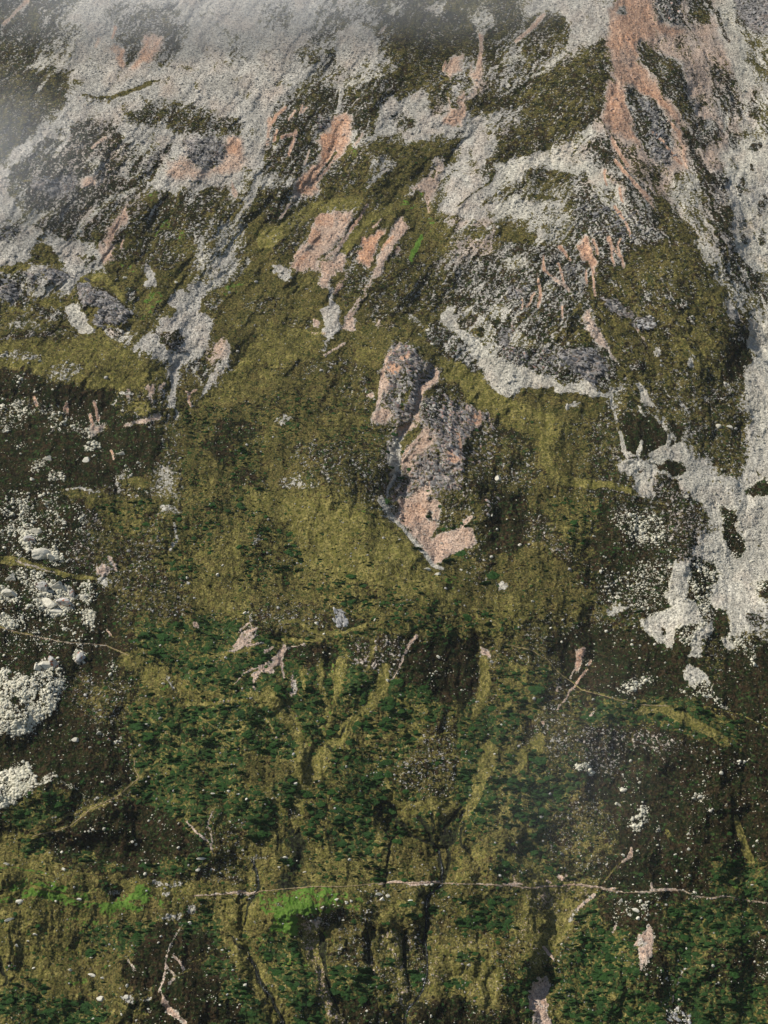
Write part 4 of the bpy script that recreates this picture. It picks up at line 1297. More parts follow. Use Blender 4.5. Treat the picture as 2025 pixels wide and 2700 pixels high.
g = N('hillside')
geo = g.n('NewGeometry').outputs['Position']
def sep(name):
    a = g.n('Attribute', attribute_name=name); sc = g.n('SeparateColor'); g.t.links.new(a.outputs['Color'], sc.inputs[0])
    return sc.outputs[0], sc.outputs[1], sc.outputs[2], a.outputs['Alpha']
fd, fr, fk, fc = sep('cover_a'); fs, ft, fb, fvv = sep('cover_b'); fw = sep('cover_c')[0]
mp = g.n('Mapping'); g.t.links.new(geo, mp.inputs[0]); mp.inputs['Scale'].default_value = (1, .6, 1.05)
vec = mp.outputs[0]
mp3 = g.n('Mapping'); g.t.links.new(geo, mp3.inputs[0]); mp3.inputs['Location'].default_value = (311, 57, 119); mp3.inputs['Scale'].default_value = (.9, .7, 1.2)
nA = g.noise(.52, 3, .60, vec)        # ~1 m
nB = g.noise(.24, 4, .65, vec)        # ~3 m
nC = g.noise(.11, 4, .6, vec)         # ~9 m
nD = g.noise(.85, 2, .6, vec)         # ~0.5 m
nE = g.noise(.36, 4, .7, vec)
def col3(*c): return (*c, 1)
# base grass
base = g.mix(g.mr(nC, .38, .62), (.034, .042, .011), (.076, .056, .020))
base = g.mix(g.mr(nA, .40, .62), base, (.140, .115, .038))
base = g.mix(g.mr(nD, .40, .52, .85, 0), base, (.020, .024, .008))
tan = g.mix(g.mr(nB, .40, .60), (.112, .104, .024), (.235, .196, .066))
tan = g.mix(g.mr(nA, .47, .60, 0, .8), tan, (.070, .072, .020))
tan = g.mix(g.mr(nD, .38, .50, .75, 0), tan, (.042, .038, .012))
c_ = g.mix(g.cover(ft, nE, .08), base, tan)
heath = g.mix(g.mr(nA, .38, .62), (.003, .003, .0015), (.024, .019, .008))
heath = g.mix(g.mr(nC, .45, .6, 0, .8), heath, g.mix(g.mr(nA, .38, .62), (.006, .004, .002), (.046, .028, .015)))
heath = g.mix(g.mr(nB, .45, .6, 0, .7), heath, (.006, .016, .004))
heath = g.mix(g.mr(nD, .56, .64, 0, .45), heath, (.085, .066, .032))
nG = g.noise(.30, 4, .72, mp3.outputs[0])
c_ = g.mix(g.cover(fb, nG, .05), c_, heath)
sh = g.mix(g.mr(nA, .38, .62), (.013, .031, .009), (.042, .068, .020))
c_ = g.mix(g.cover(fs, g.noise(.34, 4, .65, mp3.outputs[0]), .04), c_, sh)
viv = g.mix(g.mr(nA, .35, .65), (.050, .110, .014), (.100, .160, .030))
c_ = g.mix(g.cover(fvv, nB, .08), c_, viv)
# debris
vor = g.n('TexVoronoi'); vor.inputs['Scale'].default_value = .58; g.t.links.new(vec, vor.inputs['Vector'])
vr = g.n('SeparateColor'); g.t.links.new(vor.outputs['Color'], vr.inputs[0])
stone = g.mix(g.mr(vr.outputs[0], 0, 1), (.215, .203, .178), (.450, .425, .370))
cream = g.mix(g.mr(vr.outputs[0], 0, 1), (.380, .360, .275), (.720, .675, .520))
red = g.mix(g.mr(vr.outputs[1], 0, 1), (.320, .155, .085), (.600, .345, .200))
pink = g.mix(g.mr(vr.outputs[1], 0, 1), (.300, .195, .135), (.560, .400, .290))
deb = g.mix(g.mr(fc, 0, .9), stone, cream)
deb = g.mix(g.mr(fr, .05, .55), deb, pink)
deb = g.mix(g.mr(fr, .55, 1.05), deb, red)
deb = g.mix(g.mr(nC, .35, .7, 0, .35), deb, g.mix(.5, deb, (.20, .19, .175)))
deb = g.mix(g.mr(g.noise(1.1, 2, .6, vec), .34, .46, .75, 0), deb, (.060, .054, .046))
deb = g.mix(g.mr(nB, .56, .66, 0, .45), deb, g.mix(.5, deb, (.16, .15, .135)))
nF = g.noise(.42, 4, .74, vec)
mD = g.cover(fd, nF, .03)
c_ = g.mix(mD, c_, deb)
# crag rock
wv_ = g.n('TexNoise'); wv_.inputs['Scale'].default_value = .16; wv_.inputs['Detail'].default_value = 6; wv_.inputs['Roughness'].default_value = .7
mp2 = g.n('Mapping'); g.t.links.new(geo, mp2.inputs[0]); mp2.inputs['Rotation'].default_value = (0, math.radians(35), 0); mp2.inputs['Scale'].default_value = (1, 1, 3.2)
g.t.links.new(mp2.outputs[0], wv_.inputs['Vector'])
rk = g.mix(g.mr(wv_.outputs[0], .36, .62), (.022, .021, .022), (.30, .285, .265))
rk = g.mix(g.math('MULTIPLY', g.mr(nB, .46, .6), g.mr(fr, .05, .5)), rk, (.40, .26, .20))
mK = g.cover(fk, nE, .04)
c_ = g.mix(mK, c_, rk)
wetc = g.mix(g.mr(nA, .4, .6), (.010, .010, .008), (.030, .034, .014))
c_ = g.mix(g.cover(fw, nB, .08), c_, wetc)
val = g.math('MULTIPLY', g.mr(nC, .3, .7, .82, 1.16), g.mr(g.noise(.022, 3, .6, vec), .35, .65, .86, 1.14))
hsv = g.n('HueSaturation'); g.t.links.new(c_, hsv.inputs['Color']); g.t.links.new(val, hsv.inputs['Value'])
hsum = g.math('ADD', g.math('MULTIPLY', nA, .6), g.math('MULTIPLY', nD, .5))
g.bsdf(hsv.outputs[0], .95, g.bump(hsum, 1.6, 1.0))
me.materials.append(g.m)

def stone_mat(name, lo, hi, redc=None, attr=True):
    s = N(name)
    oi = s.n('ObjectInfo').outputs['Random']
    geo = s.n('TexCoord').outputs['Object']
    c = s.mix(oi, lo, hi)
    nz = s.noise(1.2, 4, .65, s.n('NewGeometry').outputs['Position'])
    c = s.mix(s.mr(nz, .4, .62, 0, .75), c, s.mix(.5, (lo[0] * .45, lo[1] * .45, lo[2] * .48), c))
    if attr:
        a = s.n('Attribute', attribute_name='tint', attribute_type='INSTANCER')
        sc = s.n('SeparateColor'); s.t.links.new(a.outputs['Color'], sc.inputs[0])
        c = s.mix(s.mr(sc.outputs[0], .05, 1), c, s.mix(oi, (.27, .17, .125), (.50, .34, .26)))
        c = s.mix(s.mr(sc.outputs[1], .2, 1), c, s.mix(oi, (.42, .40, .305), (.66, .62, .48)))
    if redc: c = s.mix(s.mr(s.noise(.35, 3, .6, s.n('NewGeometry').outputs['Position']), .55, .62), c, redc)
    s.bsdf(c, .9, s.bump(nz, .25, .5)); return s.m
M_STONE = stone_mat('scree_stone', (.19, .182, .165), (.42, .40, .36))
M_BOULD = stone_mat('boulder_rock', (.42, .395, .315), (.66, .62, .50), None, False)
M_BOULDR = stone_mat('rusty_boulder_rock', (.36, .35, .32), (.50, .48, .43), (.30, .11, .06), False)
M_CRAG = stone_mat('crag_rock', (.10, .095, .092), (.40, .375, .34), (.38, .24, .19), False)
M_CRAGD = stone_mat('dark_crag_rock', (.060, .060, .062), (.26, .25, .24), None, False)
M_PALE = stone_mat('pale_crag_rock', (.34, .33, .31), (.50, .48, .44), None, False)
s = N('shrub_leaves')
gp = s.n('NewGeometry').outputs['Position']
sn = s.noise(1.7, 3, .65, gp)
c = s.mix(s.mr(sn, .35, .65), (.010, .027, .009), (.036, .074, .022))
c = s.mix(s.mr(s.n('ObjectInfo').outputs['Random'], 0, 1, 0, .7), c, s.mix(s.mr(sn, .35, .65), (.010, .034, .007), (.040, .092, .018)))
s.bsdf(c, .9, s.bump(sn, .8, 1.0)); M_SHRUB = s.m
s = N('footpath_dirt')
c = s.mix(s.mr(s.noise(.8, 3, .6, s.n('NewGeometry').outputs['Position']), .35, .65), (.21, .15, .09), (.36, .27, .18))
s.bsdf(c); M_PATH = s.m
s = N('stream_water')
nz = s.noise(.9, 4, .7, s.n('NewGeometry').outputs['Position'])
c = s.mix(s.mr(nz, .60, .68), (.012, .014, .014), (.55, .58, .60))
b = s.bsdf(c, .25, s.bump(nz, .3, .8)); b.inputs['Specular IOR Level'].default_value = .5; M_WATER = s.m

# ------------------------------------------------------------------ meshes for stones and shrubs
def rock_mesh(name, seed, mat, sub_=2, flat=.75, cuts=7, rough=.10):
    r = random.Random(seed); bm = bmesh.new()
    bmesh.ops.create_icosphere(bm, subdivisions=sub_, radius=1.0)
    for k in range(cuts):
        n = Vector((r.gauss(0, 1), r.gauss(0, 1), r.gauss(0, 1))).normalized(); d = r.uniform(.42, .78)
        for v in bm.verts:
            e = v.co.dot(n) - d
            if e > 0: v.co -= n * e * .95
    for v in bm.verts: v.co += Vector((r.gauss(0, 1), r.gauss(0, 1), r.gauss(0, 1))) * rough * .35
    for v in bm.verts: v.co.z *= flat
    m = bpy.data.meshes.new(name); bm.to_mesh(m); bm.free(); m.materials.append(mat); return m
def shrub_mesh(name, seed):
    r = random.Random(seed); bm = bmesh.new()
    bmesh.ops.create_icosphere(bm, subdivisions=3, radius=1.0)
    import mathutils.noise as mn
    o = Vector((seed * 7.1, seed * 3.3, 0))
    for v in bm.verts:
        d = v.co.normalized()
        k = 1 + .34 * mn.noise(d * 1.4 + o) + .30 * mn.noise(d * 4.2 + o) + .13 * r.gauss(0, 1)
        v.co = d * k; v.co.z *= .42
    m = bpy.data.meshes.new(name); bm.to_mesh(m); bm.free(); m.materials.append(M_SHRUB); return m
NRM = Vector((0, -TS, 1)).normalized()                       # general outward direction of the slope
TILT = NRM.to_track_quat('Z', 'Y').to_euler()
mpp = lambda y: y / F                                         # metres per photo pixel at depth y

def gn_scatter(name, pts, scl, rot, tint, mat, flat, noise_amp, sub_, label):
    m = bpy.data.meshes.new(name); n = len(pts)
    m.vertices.add(n); m.vertices.foreach_set('co', pts.astype(np.float32).ravel())
    for nm, arr in (('scl', scl), ('rot', rot), ('tint', tint)):
        a = m.attributes.new(nm, 'FLOAT_VECTOR', 'POINT'); a.data.foreach_set('vector', arr.astype(np.float32).ravel())
    o = bpy.data.objects.new(name, m); COL.objects.link(o)
    t = bpy.data.node_groups.new(name, 'GeometryNodeTree')
    t.interface.new_socket('Geometry', in_out='INPUT', socket_type='NodeSocketGeometry')
    t.interface.new_socket('Geometry', in_out='OUTPUT', socket_type='NodeSocketGeometry')
    nn = t.nodes.new; L = t.links.new
    gi = nn('NodeGroupInput'); go = nn('NodeGroupOutput')
    ic = nn('GeometryNodeMeshIcoSphere'); ic.inputs['Subdivisions'].default_value = sub_
    sp = nn('GeometryNodeSetPosition'); nz = nn('ShaderNodeTexNoise'); nz.inputs['Scale'].default_value = 2.2 if sub_ < 3 else 4.0
    nz.inputs['Detail'].default_value = 3
    vm = nn('ShaderNodeVectorMath'); vm.operation = 'SUBTRACT'; vm.inputs[1].default_value = (.5, .5, .5)
    vs_ = nn('ShaderNodeVectorMath'); vs_.operation = 'SCALE'; vs_.inputs['Scale'].default_value = noise_amp
    L(nz.outputs['Color'], vm.inputs[0]); L(vm.outputs[0], vs_.inputs[0]); L(ic.outputs['Mesh'], sp.inputs['Geometry']); L(vs_.outputs[0], sp.inputs['Offset'])
    sm = nn('GeometryNodeSetMaterial'); sm.inputs['Material'].default_value = mat
    L(sp.outputs[0], sm.inputs['Geometry'])
    m2p = nn('GeometryNodeMeshToPoints')
    L(gi.outputs[0], m2p.inputs['Mesh'])
    io = nn('GeometryNodeInstanceOnPoints')
    def na(nm):
        x = nn('GeometryNodeInputNamedAttribute'); x.data_type = 'FLOAT_VECTOR'; x.inputs['Name'].default_value = nm; return x.outputs['Attribute']
    L(m2p.outputs[0], io.inputs['Points']); L(sm.outputs[0], io.inputs['Instance'])
    e2r = nn('FunctionNodeEulerToRotation'); L(na('rot'), e2r.inputs[0]); L(e2r.outputs[0], io.inputs['Rotation'])
    L(na('scl'), io.inputs['Scale'])
    L(io.outputs[0], go.inputs[0])
    md = o.modifiers.new('scatter', 'NODES'); md.node_group = t
    m.materials.append(mat)
    o['kind'] = 'stuff'; o['label'] = label
    return o

def scatter_density(dens, n, seed):
    r = np.random.default_rng(seed)
    m = dens[:, :].astype(float).copy(); m[:2] = 0; m[-2:] = 0
    cdf = np.cumsum(m.ravel()); k = np.searchsorted(cdf, r.random(n) * cdf[-1])
    j, i = np.unravel_index(k, m.shape)
    return U0 + (i + r.random(n)) * STEP, V0 + (j + r.random(n)) * STEP, r

# small scree stones
dens = np.clip(ch('d') - .12, 0, 1) ** 1.3 + .008 + .03 * ss(.3, 1.2, fbm(UU / 60, VV / 60, 3, 119))
su, sv, r = scatter_density(dens, 90000, 5)
y = sample_y(su, sv); pw = world(su, sv, y)
sz = .34 * np.exp(r.normal(0, .40, len(su))) * np.clip(mpp(y) / .26, .9, 1.5)
scl = np.stack([sz * r.uniform(.8, 1.5, len(su)), sz * r.uniform(.7, 1.1, len(su)), sz * r.uniform(.5, .85, len(su))], 1)
rot = r.uniform(-.6, .6, (len(su), 3)); rot[:, 0] += TILT.x; rot[:, 2] = r.uniform(0, 6.28, len(su))
tint = np.stack([np.clip(sample_f('r', su, sv), 0, 1), sample_f('c', su, sv), np.zeros(len(su))], 1)
gn_scatter('scree_stones', pw, scl, rot, tint, M_STONE, 1, .9, 1, 'loose grey and reddish stones covering the scree slopes')

# medium stones and the small boulders (stuff), the largest ones become things
Bf = ch('B') * (.35 + 1.3 * (fbm(UU / 38, VV / 38, 3, 121) > -.1)) * (ch('w') < .5)
bu, bv, r = scatter_density((Bf * (.15 + 1.2 * ss(-.2, 1.2, fbm(UU / 90, VV / 90, 4, 141)))) ** 1.4, 26000, 15)
y = sample_y(bu, bv)
loc = sample_f('B', bu, bv)
psz = 1.15 * np.exp(r.normal(0, .62, len(bu))) * (.85 + .45 * np.clip(loc, 0, 1.6))     # half width in photo pixels
psz = np.minimum(psz, 6.0)
order = np.argsort(-psz)
inside = (bu > 4) & (bu < 2021) & (bv > 4) & (bv < 2696)
NB = 300 - len(BOULD)
big = [k for k in order if inside[k]][:max(0, NB)]
mask = np.ones(len(bu), bool); mask[big] = False
wsz = psz * mpp(y)
scl = np.stack([wsz * r.uniform(.9, 1.3, len(bu)), wsz * r.uniform(.8, 1.1, len(bu)), wsz * r.uniform(.6, .9, len(bu))], 1)
rot = r.uniform(-.5, .5, (len(bu), 3)); rot[:, 0] += TILT.x; rot[:, 2] = r.uniform(0, 6.28, len(bu))
tint = np.stack([np.clip(sample_f('r', bu, bv) - .25, 0, 1), .25 + .75 * sample_f('c', bu, bv), np.zeros(len(bu))], 1)
gn_scatter('small_boulders', world(bu, bv, y - wsz * .25)[mask], scl[mask], rot[mask], tint[mask], M_STONE, 1, .8, 2, 'pale small boulders strewn over heath, grass and scree')

ROCKS = [rock_mesh('boulder', 100 + i, M_BOULD, 2) for i in range(6)]
ROCKR = [rock_mesh('boulder', 200 + i, M_BOULDR, 3) for i in range(2)]
ROCKL = [rock_mesh('boulder', 300 + i, M_BOULD, 3, .75, 9, .05) for i in range(4)]

def where(u, v):
    ds = [((430, 2370), 'the left bright green meadow'), ((830, 2380), 'the green meadow below the footpath'),
          ((90, 1850), 'the cream boulder field on the left'), ((60, 2080), 'the lower left cream rubble patch'),
          ((100, 1560), 'the big pale rocks at the left edge'), ((1700, 1560), 'the branching white scree'),
          ((1980, 1200), 'the right edge pale scree chute'), ((1150, 1420), 'the big pink scree fan'),
          ((1120, 1100), 'the pinkish central crag'), ((900, 1650), 'the lone pale rock knob'),
          ((740, 1740), 'the forked pink scar among shrubs'), ((1690, 2150), 'the white rubble patch lower right'),
          ((1000, 2100), 'the dark branching stream beds'), ((1060, 2560), 'the stream below the footpath'),
          ((230, 1120), 'the pale stones under the left shoulder'), ((480, 950), 'the left grey scree tongue'),
          ((1420, 2650), 'the pink bare strip at the bottom'), ((1700, 2500), 'the pink patch on the dark slope'),
          ((480, 2580), 'the pink scars at bottom left'), ((300, 2180), 'the lower left brown heath hump'),
          ((560, 2080), 'the winding sheep tracks at left'), ((1250, 1750), 'the pink scar atop a tan gully'),
          ((1530, 1760), 'the two pink streaks at right'), ((500, 700), 'the upper left scree streaks'),
          ((400, 200), 'the broad top grey scree'), ((1150, 330), 'the upper middle pale scree bowl'),
          ((1350, 480), 'the upper right grey scree'), ((1650, 250), 'the red ridge flank'),
          ((850, 700), 'the parallel pink landslip scars'), ((1500, 900), 'the crag above the curved scree'),
          ((1700, 950), 'the right olive shoulder'), ((150, 2600), 'the olive grass at bottom left'),
          ((1850, 2400), 'the lower right dark slope'), ((1800, 1900), 'the right brown heath slope'),
          ((650, 1350), 'the grass beside the golden hump'), ((1400, 1350), 'the olive slope beyond the crag')]
    ds.sort(key=lambda t: (t[0][0] - u) ** 2 + (t[0][1] - v) ** 2)
    (cx, cy), nm = ds[0]
    dx, dy = u - cx, v - cy
    if math.hypot(dx, dy) < 45: pre = 'beside'
    elif abs(dy) > 1.6 * abs(dx): pre = 'just above' if dy < 0 else 'just below'
    elif abs(dx) > 1.6 * abs(dy): pre = 'left of' if dx < 0 else 'right of'
    else: pre = ('upper ' if dy < 0 else 'lower ') + ('left of' if dx < 0 else 'right of')
    if nm.startswith('the olive grass') or 'slope' in nm and pre == 'beside': pre = 'on'
    return pre + ' ' + nm
used_labels = {}
_setlab = lambda o, s_: o.__setitem__('label', s_ if len(s_.replace('-', ' ').split()) <= 16 else s_.replace('mid-sized ', ''))
def put_boulder(u, v, rx, ry, tag_, i):
    r = random.Random(i * 13 + 5); y = float(sample_y(u, v)); s = mpp(y)
    src = (ROCKR if (tag_ == 'left' and i % 3 == 0) else ROCKL if rx > 7 else ROCKS)
    m = src[r.randrange(len(src))]
    o = bpy.data.objects.new('boulder', m); COL.objects.link(o)
    a, b = rx * s, ry * s
    p = world(u, v, y - b * .25); o.location = p
    o.rotation_euler = (TILT.x + r.uniform(-.25, .25), r.uniform(-.3, .3), r.choice([0, math.pi]) + r.uniform(-.5, .5))
    o.scale = (a * 1.12, b * 1.2, b * 1.25)
    asp = rx / ry
    shape = 'flat long' if asp > 1.7 else 'tall narrow' if asp < .8 else 'blocky' if r.random() < .5 else 'rounded'
    size = 'very large' if rx > 18 else 'large' if rx > 9 else 'mid-sized' if rx > 5 else 'small'
    colr = 'rust-stained grey' if src is ROCKR else 'pink-grey' if tag_ == 'pink' else 'pale grey'
    lab = f'{size} {shape} {colr} boulder {where(u, v)}'.replace('very large', 'huge').replace('flat long', 'long').replace('tall narrow', 'upright').replace('rust-stained grey', 'rust-stained')
    o['label'] = lab; o['category'] = 'boulder'; used_labels.setdefault(lab, []).append((o, u, v))
    return o
i = 0
for (u, v, rx, ry, tg) in BOULD:
    put_boulder(u, v, rx, ry, tg, i); i += 1
for k in big:
    put_boulder(float(bu[k]), float(bv[k]), float(psz[k]) * 1.1, float(psz[k]) * .85, 'rnd', i); i += 1

# ------------------------------------------------------------------ shrubs
Sf = ch('S') * np.clip(.30 + 1.4 * fbm(UW / 45, VW / 30, 3, 131) + .35, 0, 2) * (ch('d') < .5) * (ch('w') < .4) * (ch('v') < .7)
cu, cv, r = scatter_density(Sf ** 1.15, 14000, 25)
y = sample_y(cu, cv)
ps = 3.2 * np.exp(r.normal(0, .42, len(cu))) * (.62 + .5 * np.clip(sample_f('S', cu, cv) / .5, 0, 1)) * np.clip(ss(900, 2100, cv) * .75 + .5, .5, 1.25)
ps = np.clip(ps, 1.8, 15)
XS = [(27, 64, 6), ]                                             # extra hand-placed mats, tile (660,2000) units
extra = [(1000 + x * .211, 900 + yy_ * .211, rr) for x, yy_, rr in [(195, 1160, 9), (190, 1080, 6), (100, 1390, 8), (130, 1310, 5), (150, 1580, 7), (390, 1600, 9), (300, 1380, 5), (650, 1220, 5), (1160, 780, 5), (910, 1385, 4), (300, 790, 6), (1340, 960, 5), (1220, 1110, 6)]]
extra += [(1000 + x * .211, 1250 + yy_ * .211, rr) for x, yy_, rr in [(620, 540, 8), (830, 1100, 12), (1020, 1000, 14), (900, 1080, 10), (620, 210, 6), (770, 400, 7), (815, 690, 9), (920, 680, 7), (1100, 650, 8), (1330, 1370, 13), (1420, 1270, 16), (80, 340, 10), (290, 590, 5), (390, 710, 4), (270, 40, 9), (1040, 610, 7)]]
extra += [(660 + x * K, 2000 + yy_ * K, rr) for x, yy_, rr in [(96, 92, 10), (102, 91, 8), (100, 98, 12), (106, 98, 8), (20, 64, 12), (25, 65, 8), (96, 76, 8), (129, 69, 9), (89, 69, 7), (31, 21, 11), (53, 41, 11), (41, 36, 8), (69, 138, 26), (72, 133, 20), (76, 60, 9), (20, 144, 10), (3, 153, 14), (8, 40, 12), (7, 47, 11), (154, 70, 14), (160, 69, 12), (115, 93, 9)]]
eu = np.array([e[0] for e in extra]); ev = np.array([e[1] for e in extra]); es = np.array([e[2] for e in extra], float)
cu = np.concatenate([cu, eu]); cv = np.concatenate([cv, ev]); ps = np.concatenate([ps, es * .9]); y = sample_y(cu, cv)
inside = (cu > 4) & (cu < 2021) & (cv > 4) & (cv < 2696)
order = [k for k in np.argsort(-ps) if inside[k]]
bigs = order[:300]
mask = np.ones(len(cu), bool); mask[bigs] = False
wsz = ps * mpp(y)
asp = r.uniform(1.0, 1.9, len(cu))
scl = np.stack([wsz * np.sqrt(asp), wsz * 1.15 / np.sqrt(asp), wsz * .30], 1)
rot = np.stack([np.full(len(cu), TILT.x), np.zeros(len(cu)), r.normal(0, .22, len(cu))], 1)
rot[:, 2] += np.where(r.random(len(cu)) < .5, 0, np.pi)
tint = np.zeros((len(cu), 3))
gn_scatter('low_shrubs', world(cu, cv, y)[mask], scl[mask], rot[mask], tint[mask], M_SHRUB, 1, .75, 3, 'dark green low shrubs dotting the grassy slopes')
SHR = [shrub_mesh('shrub', i + 1) for i in range(8)]
for n_, k in enumerate(bigs):
    u, v = float(cu[k]), float(cv[k]); s = float(wsz[k])
    o = bpy.data.objects.new('shrub', SHR[n_ % 8]); COL.objects.link(o)
    o.location = world(u, v, float(y[k])); a = float(asp[k])
    o.rotation_euler = tuple(rot[k]); o.scale = (s * math.sqrt(a), s * 1.2 / math.sqrt(a), s * .75)
    size = 'broad' if ps[k] > 11 else 'mid-sized'
    shape = 'elongated' if a > 1.45 else 'rounded'
    lab = f'{size} {shape} green shrub {where(u, v)}'
    o['label'] = lab; o['category'] = 'shrub'; used_labels.setdefault(lab, []).append((o, u, v))

# give look-alikes that end up with one label their place among themselves, or one group
for lab, lst in used_labels.items():
    kind = lst[0][0]['category']
    if len(lst) == 1:
        lst[0][0]['group'] = 'low shrubs on the hillside' if kind == 'shrub' else 'boulders on the hillside'; continue
    if len(lst) == 2:
        a, b = sorted(lst, key=lambda t: t[2])
        if abs(a[2] - b[2]) > abs(a[1] - b[1]): a[0]['label'] = 'upper ' + lab; b[0]['label'] = 'lower ' + lab
        else:
            a, b = sorted(lst, key=lambda t: t[1]); a[0]['label'] = 'left-hand ' + lab; b[0]['label'] = 'right-hand ' + lab
    else:
        rest = list(lst)
        for wd, ky in (('leftmost', lambda t: t[1]), ('rightmost', lambda t: -t[1]), ('topmost', lambda t: t[2]), ('lowest', lambda t: -t[2])):
            if not rest: break
            q_ = min(rest, key=ky); rest.remove(q_); q_[0]['label'] = wd + ' ' + lab
        rest.sort(key=lambda t: t[1])
        for k_, q_ in enumerate(rest):
            if len(rest) == 1: q_[0]['label'] = 'middle ' + lab
            elif len(rest) == 2: q_[0]['label'] = ('inner left ', 'inner right ')[k_] + lab
            else: q_[0]['label'] = 'middle ' + lab
    for o, _, _ in lst: _setlab(o, o['label'])
    for o, _, _ in lst:
        o['group'] = 'low shrubs on the hillside' if kind == 'shrub' else 'boulders on the hillside'

# ------------------------------------------------------------------ rock outcrops: piled slabs and blocks
def outcrop(name, pts, n, smin, smax, mat, label, ang=0.6, seed=0, proud=1.0):
    r = random.Random(seed); p = [(x, y_) for x, y_ in pts]
    xs = [a for a, b in p]; ys = [b for a, b in p]
    cx, cy = sum(xs) / len(xs), sum(ys) / len(ys)
    root = bpy.data.objects.new(name, None); COL.objects.link(root)
    base = Vector(world(cx, cy)); root.location = base; root.empty_display_size = 2
    root['label'] = label; root['category'] = 'rock outcrop'
    variants = [rock_mesh('rock', seed * 50 + q, mat, 1, .8, 6, .22) for q in range(5)]
    def ins(x, y_):
        c = False
        for a in range(len(p)):
            x0, y0 = p[a]; x1, y1 = p[(a + 1) % len(p)]
            if (y0 > y_) != (y1 > y_) and x < (x1 - x0) * (y_ - y0) / (y1 - y0) + x0: c = not c
        return c
    k = 0; tries = 0
    while k < n and tries < n * 40:
        tries += 1
        x = r.uniform(min(xs), max(xs)); y_ = r.uniform(min(ys), max(ys))
        if not ins(x, y_): continue
        dep = float(sample_y(x, y_)); s = mpp(dep) * (smin + (smax - smin) * r.random() ** 2.2)
        o = bpy.data.objects.new('rock', variants[k % 5]); COL.objects.link(o)
        o.parent = root
        o.location = Vector(world(x, y_, dep - s * .25 * proud)) - base
        o.scale = (s * r.uniform(1.0, 2.1), s * r.uniform(.8, 1.3), s * r.uniform(.45, .8))
        o.rotation_euler = Euler((TILT.x + r.uniform(-.35, .35), ang + r.uniform(-.3, .3), r.uniform(-.3, .3)))
        k += 1
    return root
Z = lambda ox, oy, s: [(ox + float(a.split(',')[0]) * K, oy + float(a.split(',')[1]) * K) for a in s.split()]
outcrop('rock_outcrop', Z(660, 660, "88,62 96,58 104,62 108,70 106,78 108,84 104,92 101,104 92,103 86,98 84,90 88,78 86,70"), 170, 2.5, 8.5, M_CRAG, 'purplish grey fissured upper crag between the two pink dirt chutes', .7, 1)
outcrop('rock_outcrop', Z(660, 660, "110,94 120,90 132,92 142,102 146,108 140,118 132,120 136,134 128,142 122,132 118,122 112,110"), 190, 2.5, 9, M_CRAG, 'pinkish grey lower crag with slanting slabs beside the dark heath', .7, 2)
outcrop('rock_outcrop', Z(660, 660, "138,98 148,102 155,112 153,126 146,140 138,136 136,120 142,112"), 60, 2, 5.5, M_CRAG, 'scattered grassy ledges and blocks on the right flank of the central crag', .8, 31)
outcrop('rock_outcrop', Z(660, 660, "148,156 154,150 157,156 150,166 145,166"), 22, 2, 6, M_CRAG, 'small pinkish rock rib down and right of the central crag', .8, 32)
outcrop('rock_outcrop', Z(660, 660, "104,132 114,127 122,132 128,142 134,150 124,150 116,146 110,149 104,146"), 95, 3, 9, M_CRAG, 'slanting slabs just above the large pink scree fan', .7, 3)
outcrop('rock_outcrop', Z(0, 660, "48,20 54,18 60,26 72,30 84,38 78,44 70,49 62,49 58,44 62,37 54,33"), 120, 2.5, 8, M_CRAGD, 'dark bluish crag between pale scree tongues at left', .4, 4)
outcrop('rock_outcrop', Z(0, 660, "0,18 10,18 14,26 10,31 0,30"), 45, 2.5, 7, M_CRAGD, 'dark crag at the very left edge above the rounded shoulder', .2, 5)
outcrop('rock_outcrop', Z(0, 660, "26,12 34,11 42,15 38,21 30,18"), 40, 2.5, 6.5, M_CRAGD, 'small dark crag crowned with golden grass near the left edge', .4, 6)
outcrop('rock_outcrop', Z(0, 660, "104,58 112,57 116,62 111,64 105,62"), 24, 2, 5.5, M_CRAGD, 'small dark rock island inside the grey scree tongue', .4, 7)
outcrop('rock_outcrop', Z(1325, 660, "32,68 42,62 56,60 64,66 66,76 60,84 50,80 40,74"), 110, 2.5, 8.5, M_CRAGD, 'dark blocky crag above the right end of the curved pale scree', .5, 8)
outcrop('rock_outcrop', Z(1325, 660, "0,60 14,62 28,60 34,72 38,82 28,78 12,72 0,66"), 85, 2, 6.5, M_CRAG, 'grey broken crag above the left part of the curved pale scree', .5, 9)
outcrop('rock_outcrop', Z(1325, 660, "84,44 94,42 96,46 92,50 84,49"), 28, 2.5, 6.5, M_PALE, 'small whitish crag with a shrubby foot on the olive shoulder', .3, 10)
outcrop('rock_outcrop', Z(1325, 0, "84,62 94,66 102,76 108,92 108,102 100,102 92,92 86,76"), 120, 2, 7, M_CRAGD, 'dark streaked crag below the red ridge crest', -.9, 11)
outcrop('rock_outcrop', Z(1325, 0, "46,122 56,120 70,132 82,132 96,146 84,152 62,148 48,142"), 130, 2, 6, M_CRAGD, 'dark grey broken cliff band below the upper right scree', -.6, 12)
outcrop('rock_outcrop', Z(1325, 0, "144,0 166,0 166,18 154,16"), 60, 2, 6.5, M_CRAGD, 'dark crag in the top right corner beside the pale chute', -1.0, 13)
outcrop('rock_outcrop', Z(1325, 0, "94,0 106,0 112,10 116,16 108,15 98,10"), 45, 2, 6, M_CRAG, 'broken pinkish crag at the head of the red slope', -.9, 14)
outcrop('rock_outcrop', Z(660, 1330, "52,66 55,65 58,67 60,71 61,75 58,77 55,76 53,73 54,70"), 46, 4, 8, M_PALE, 'pale fissured rock knob standing among green shrubs', .7, 15, 1.6)
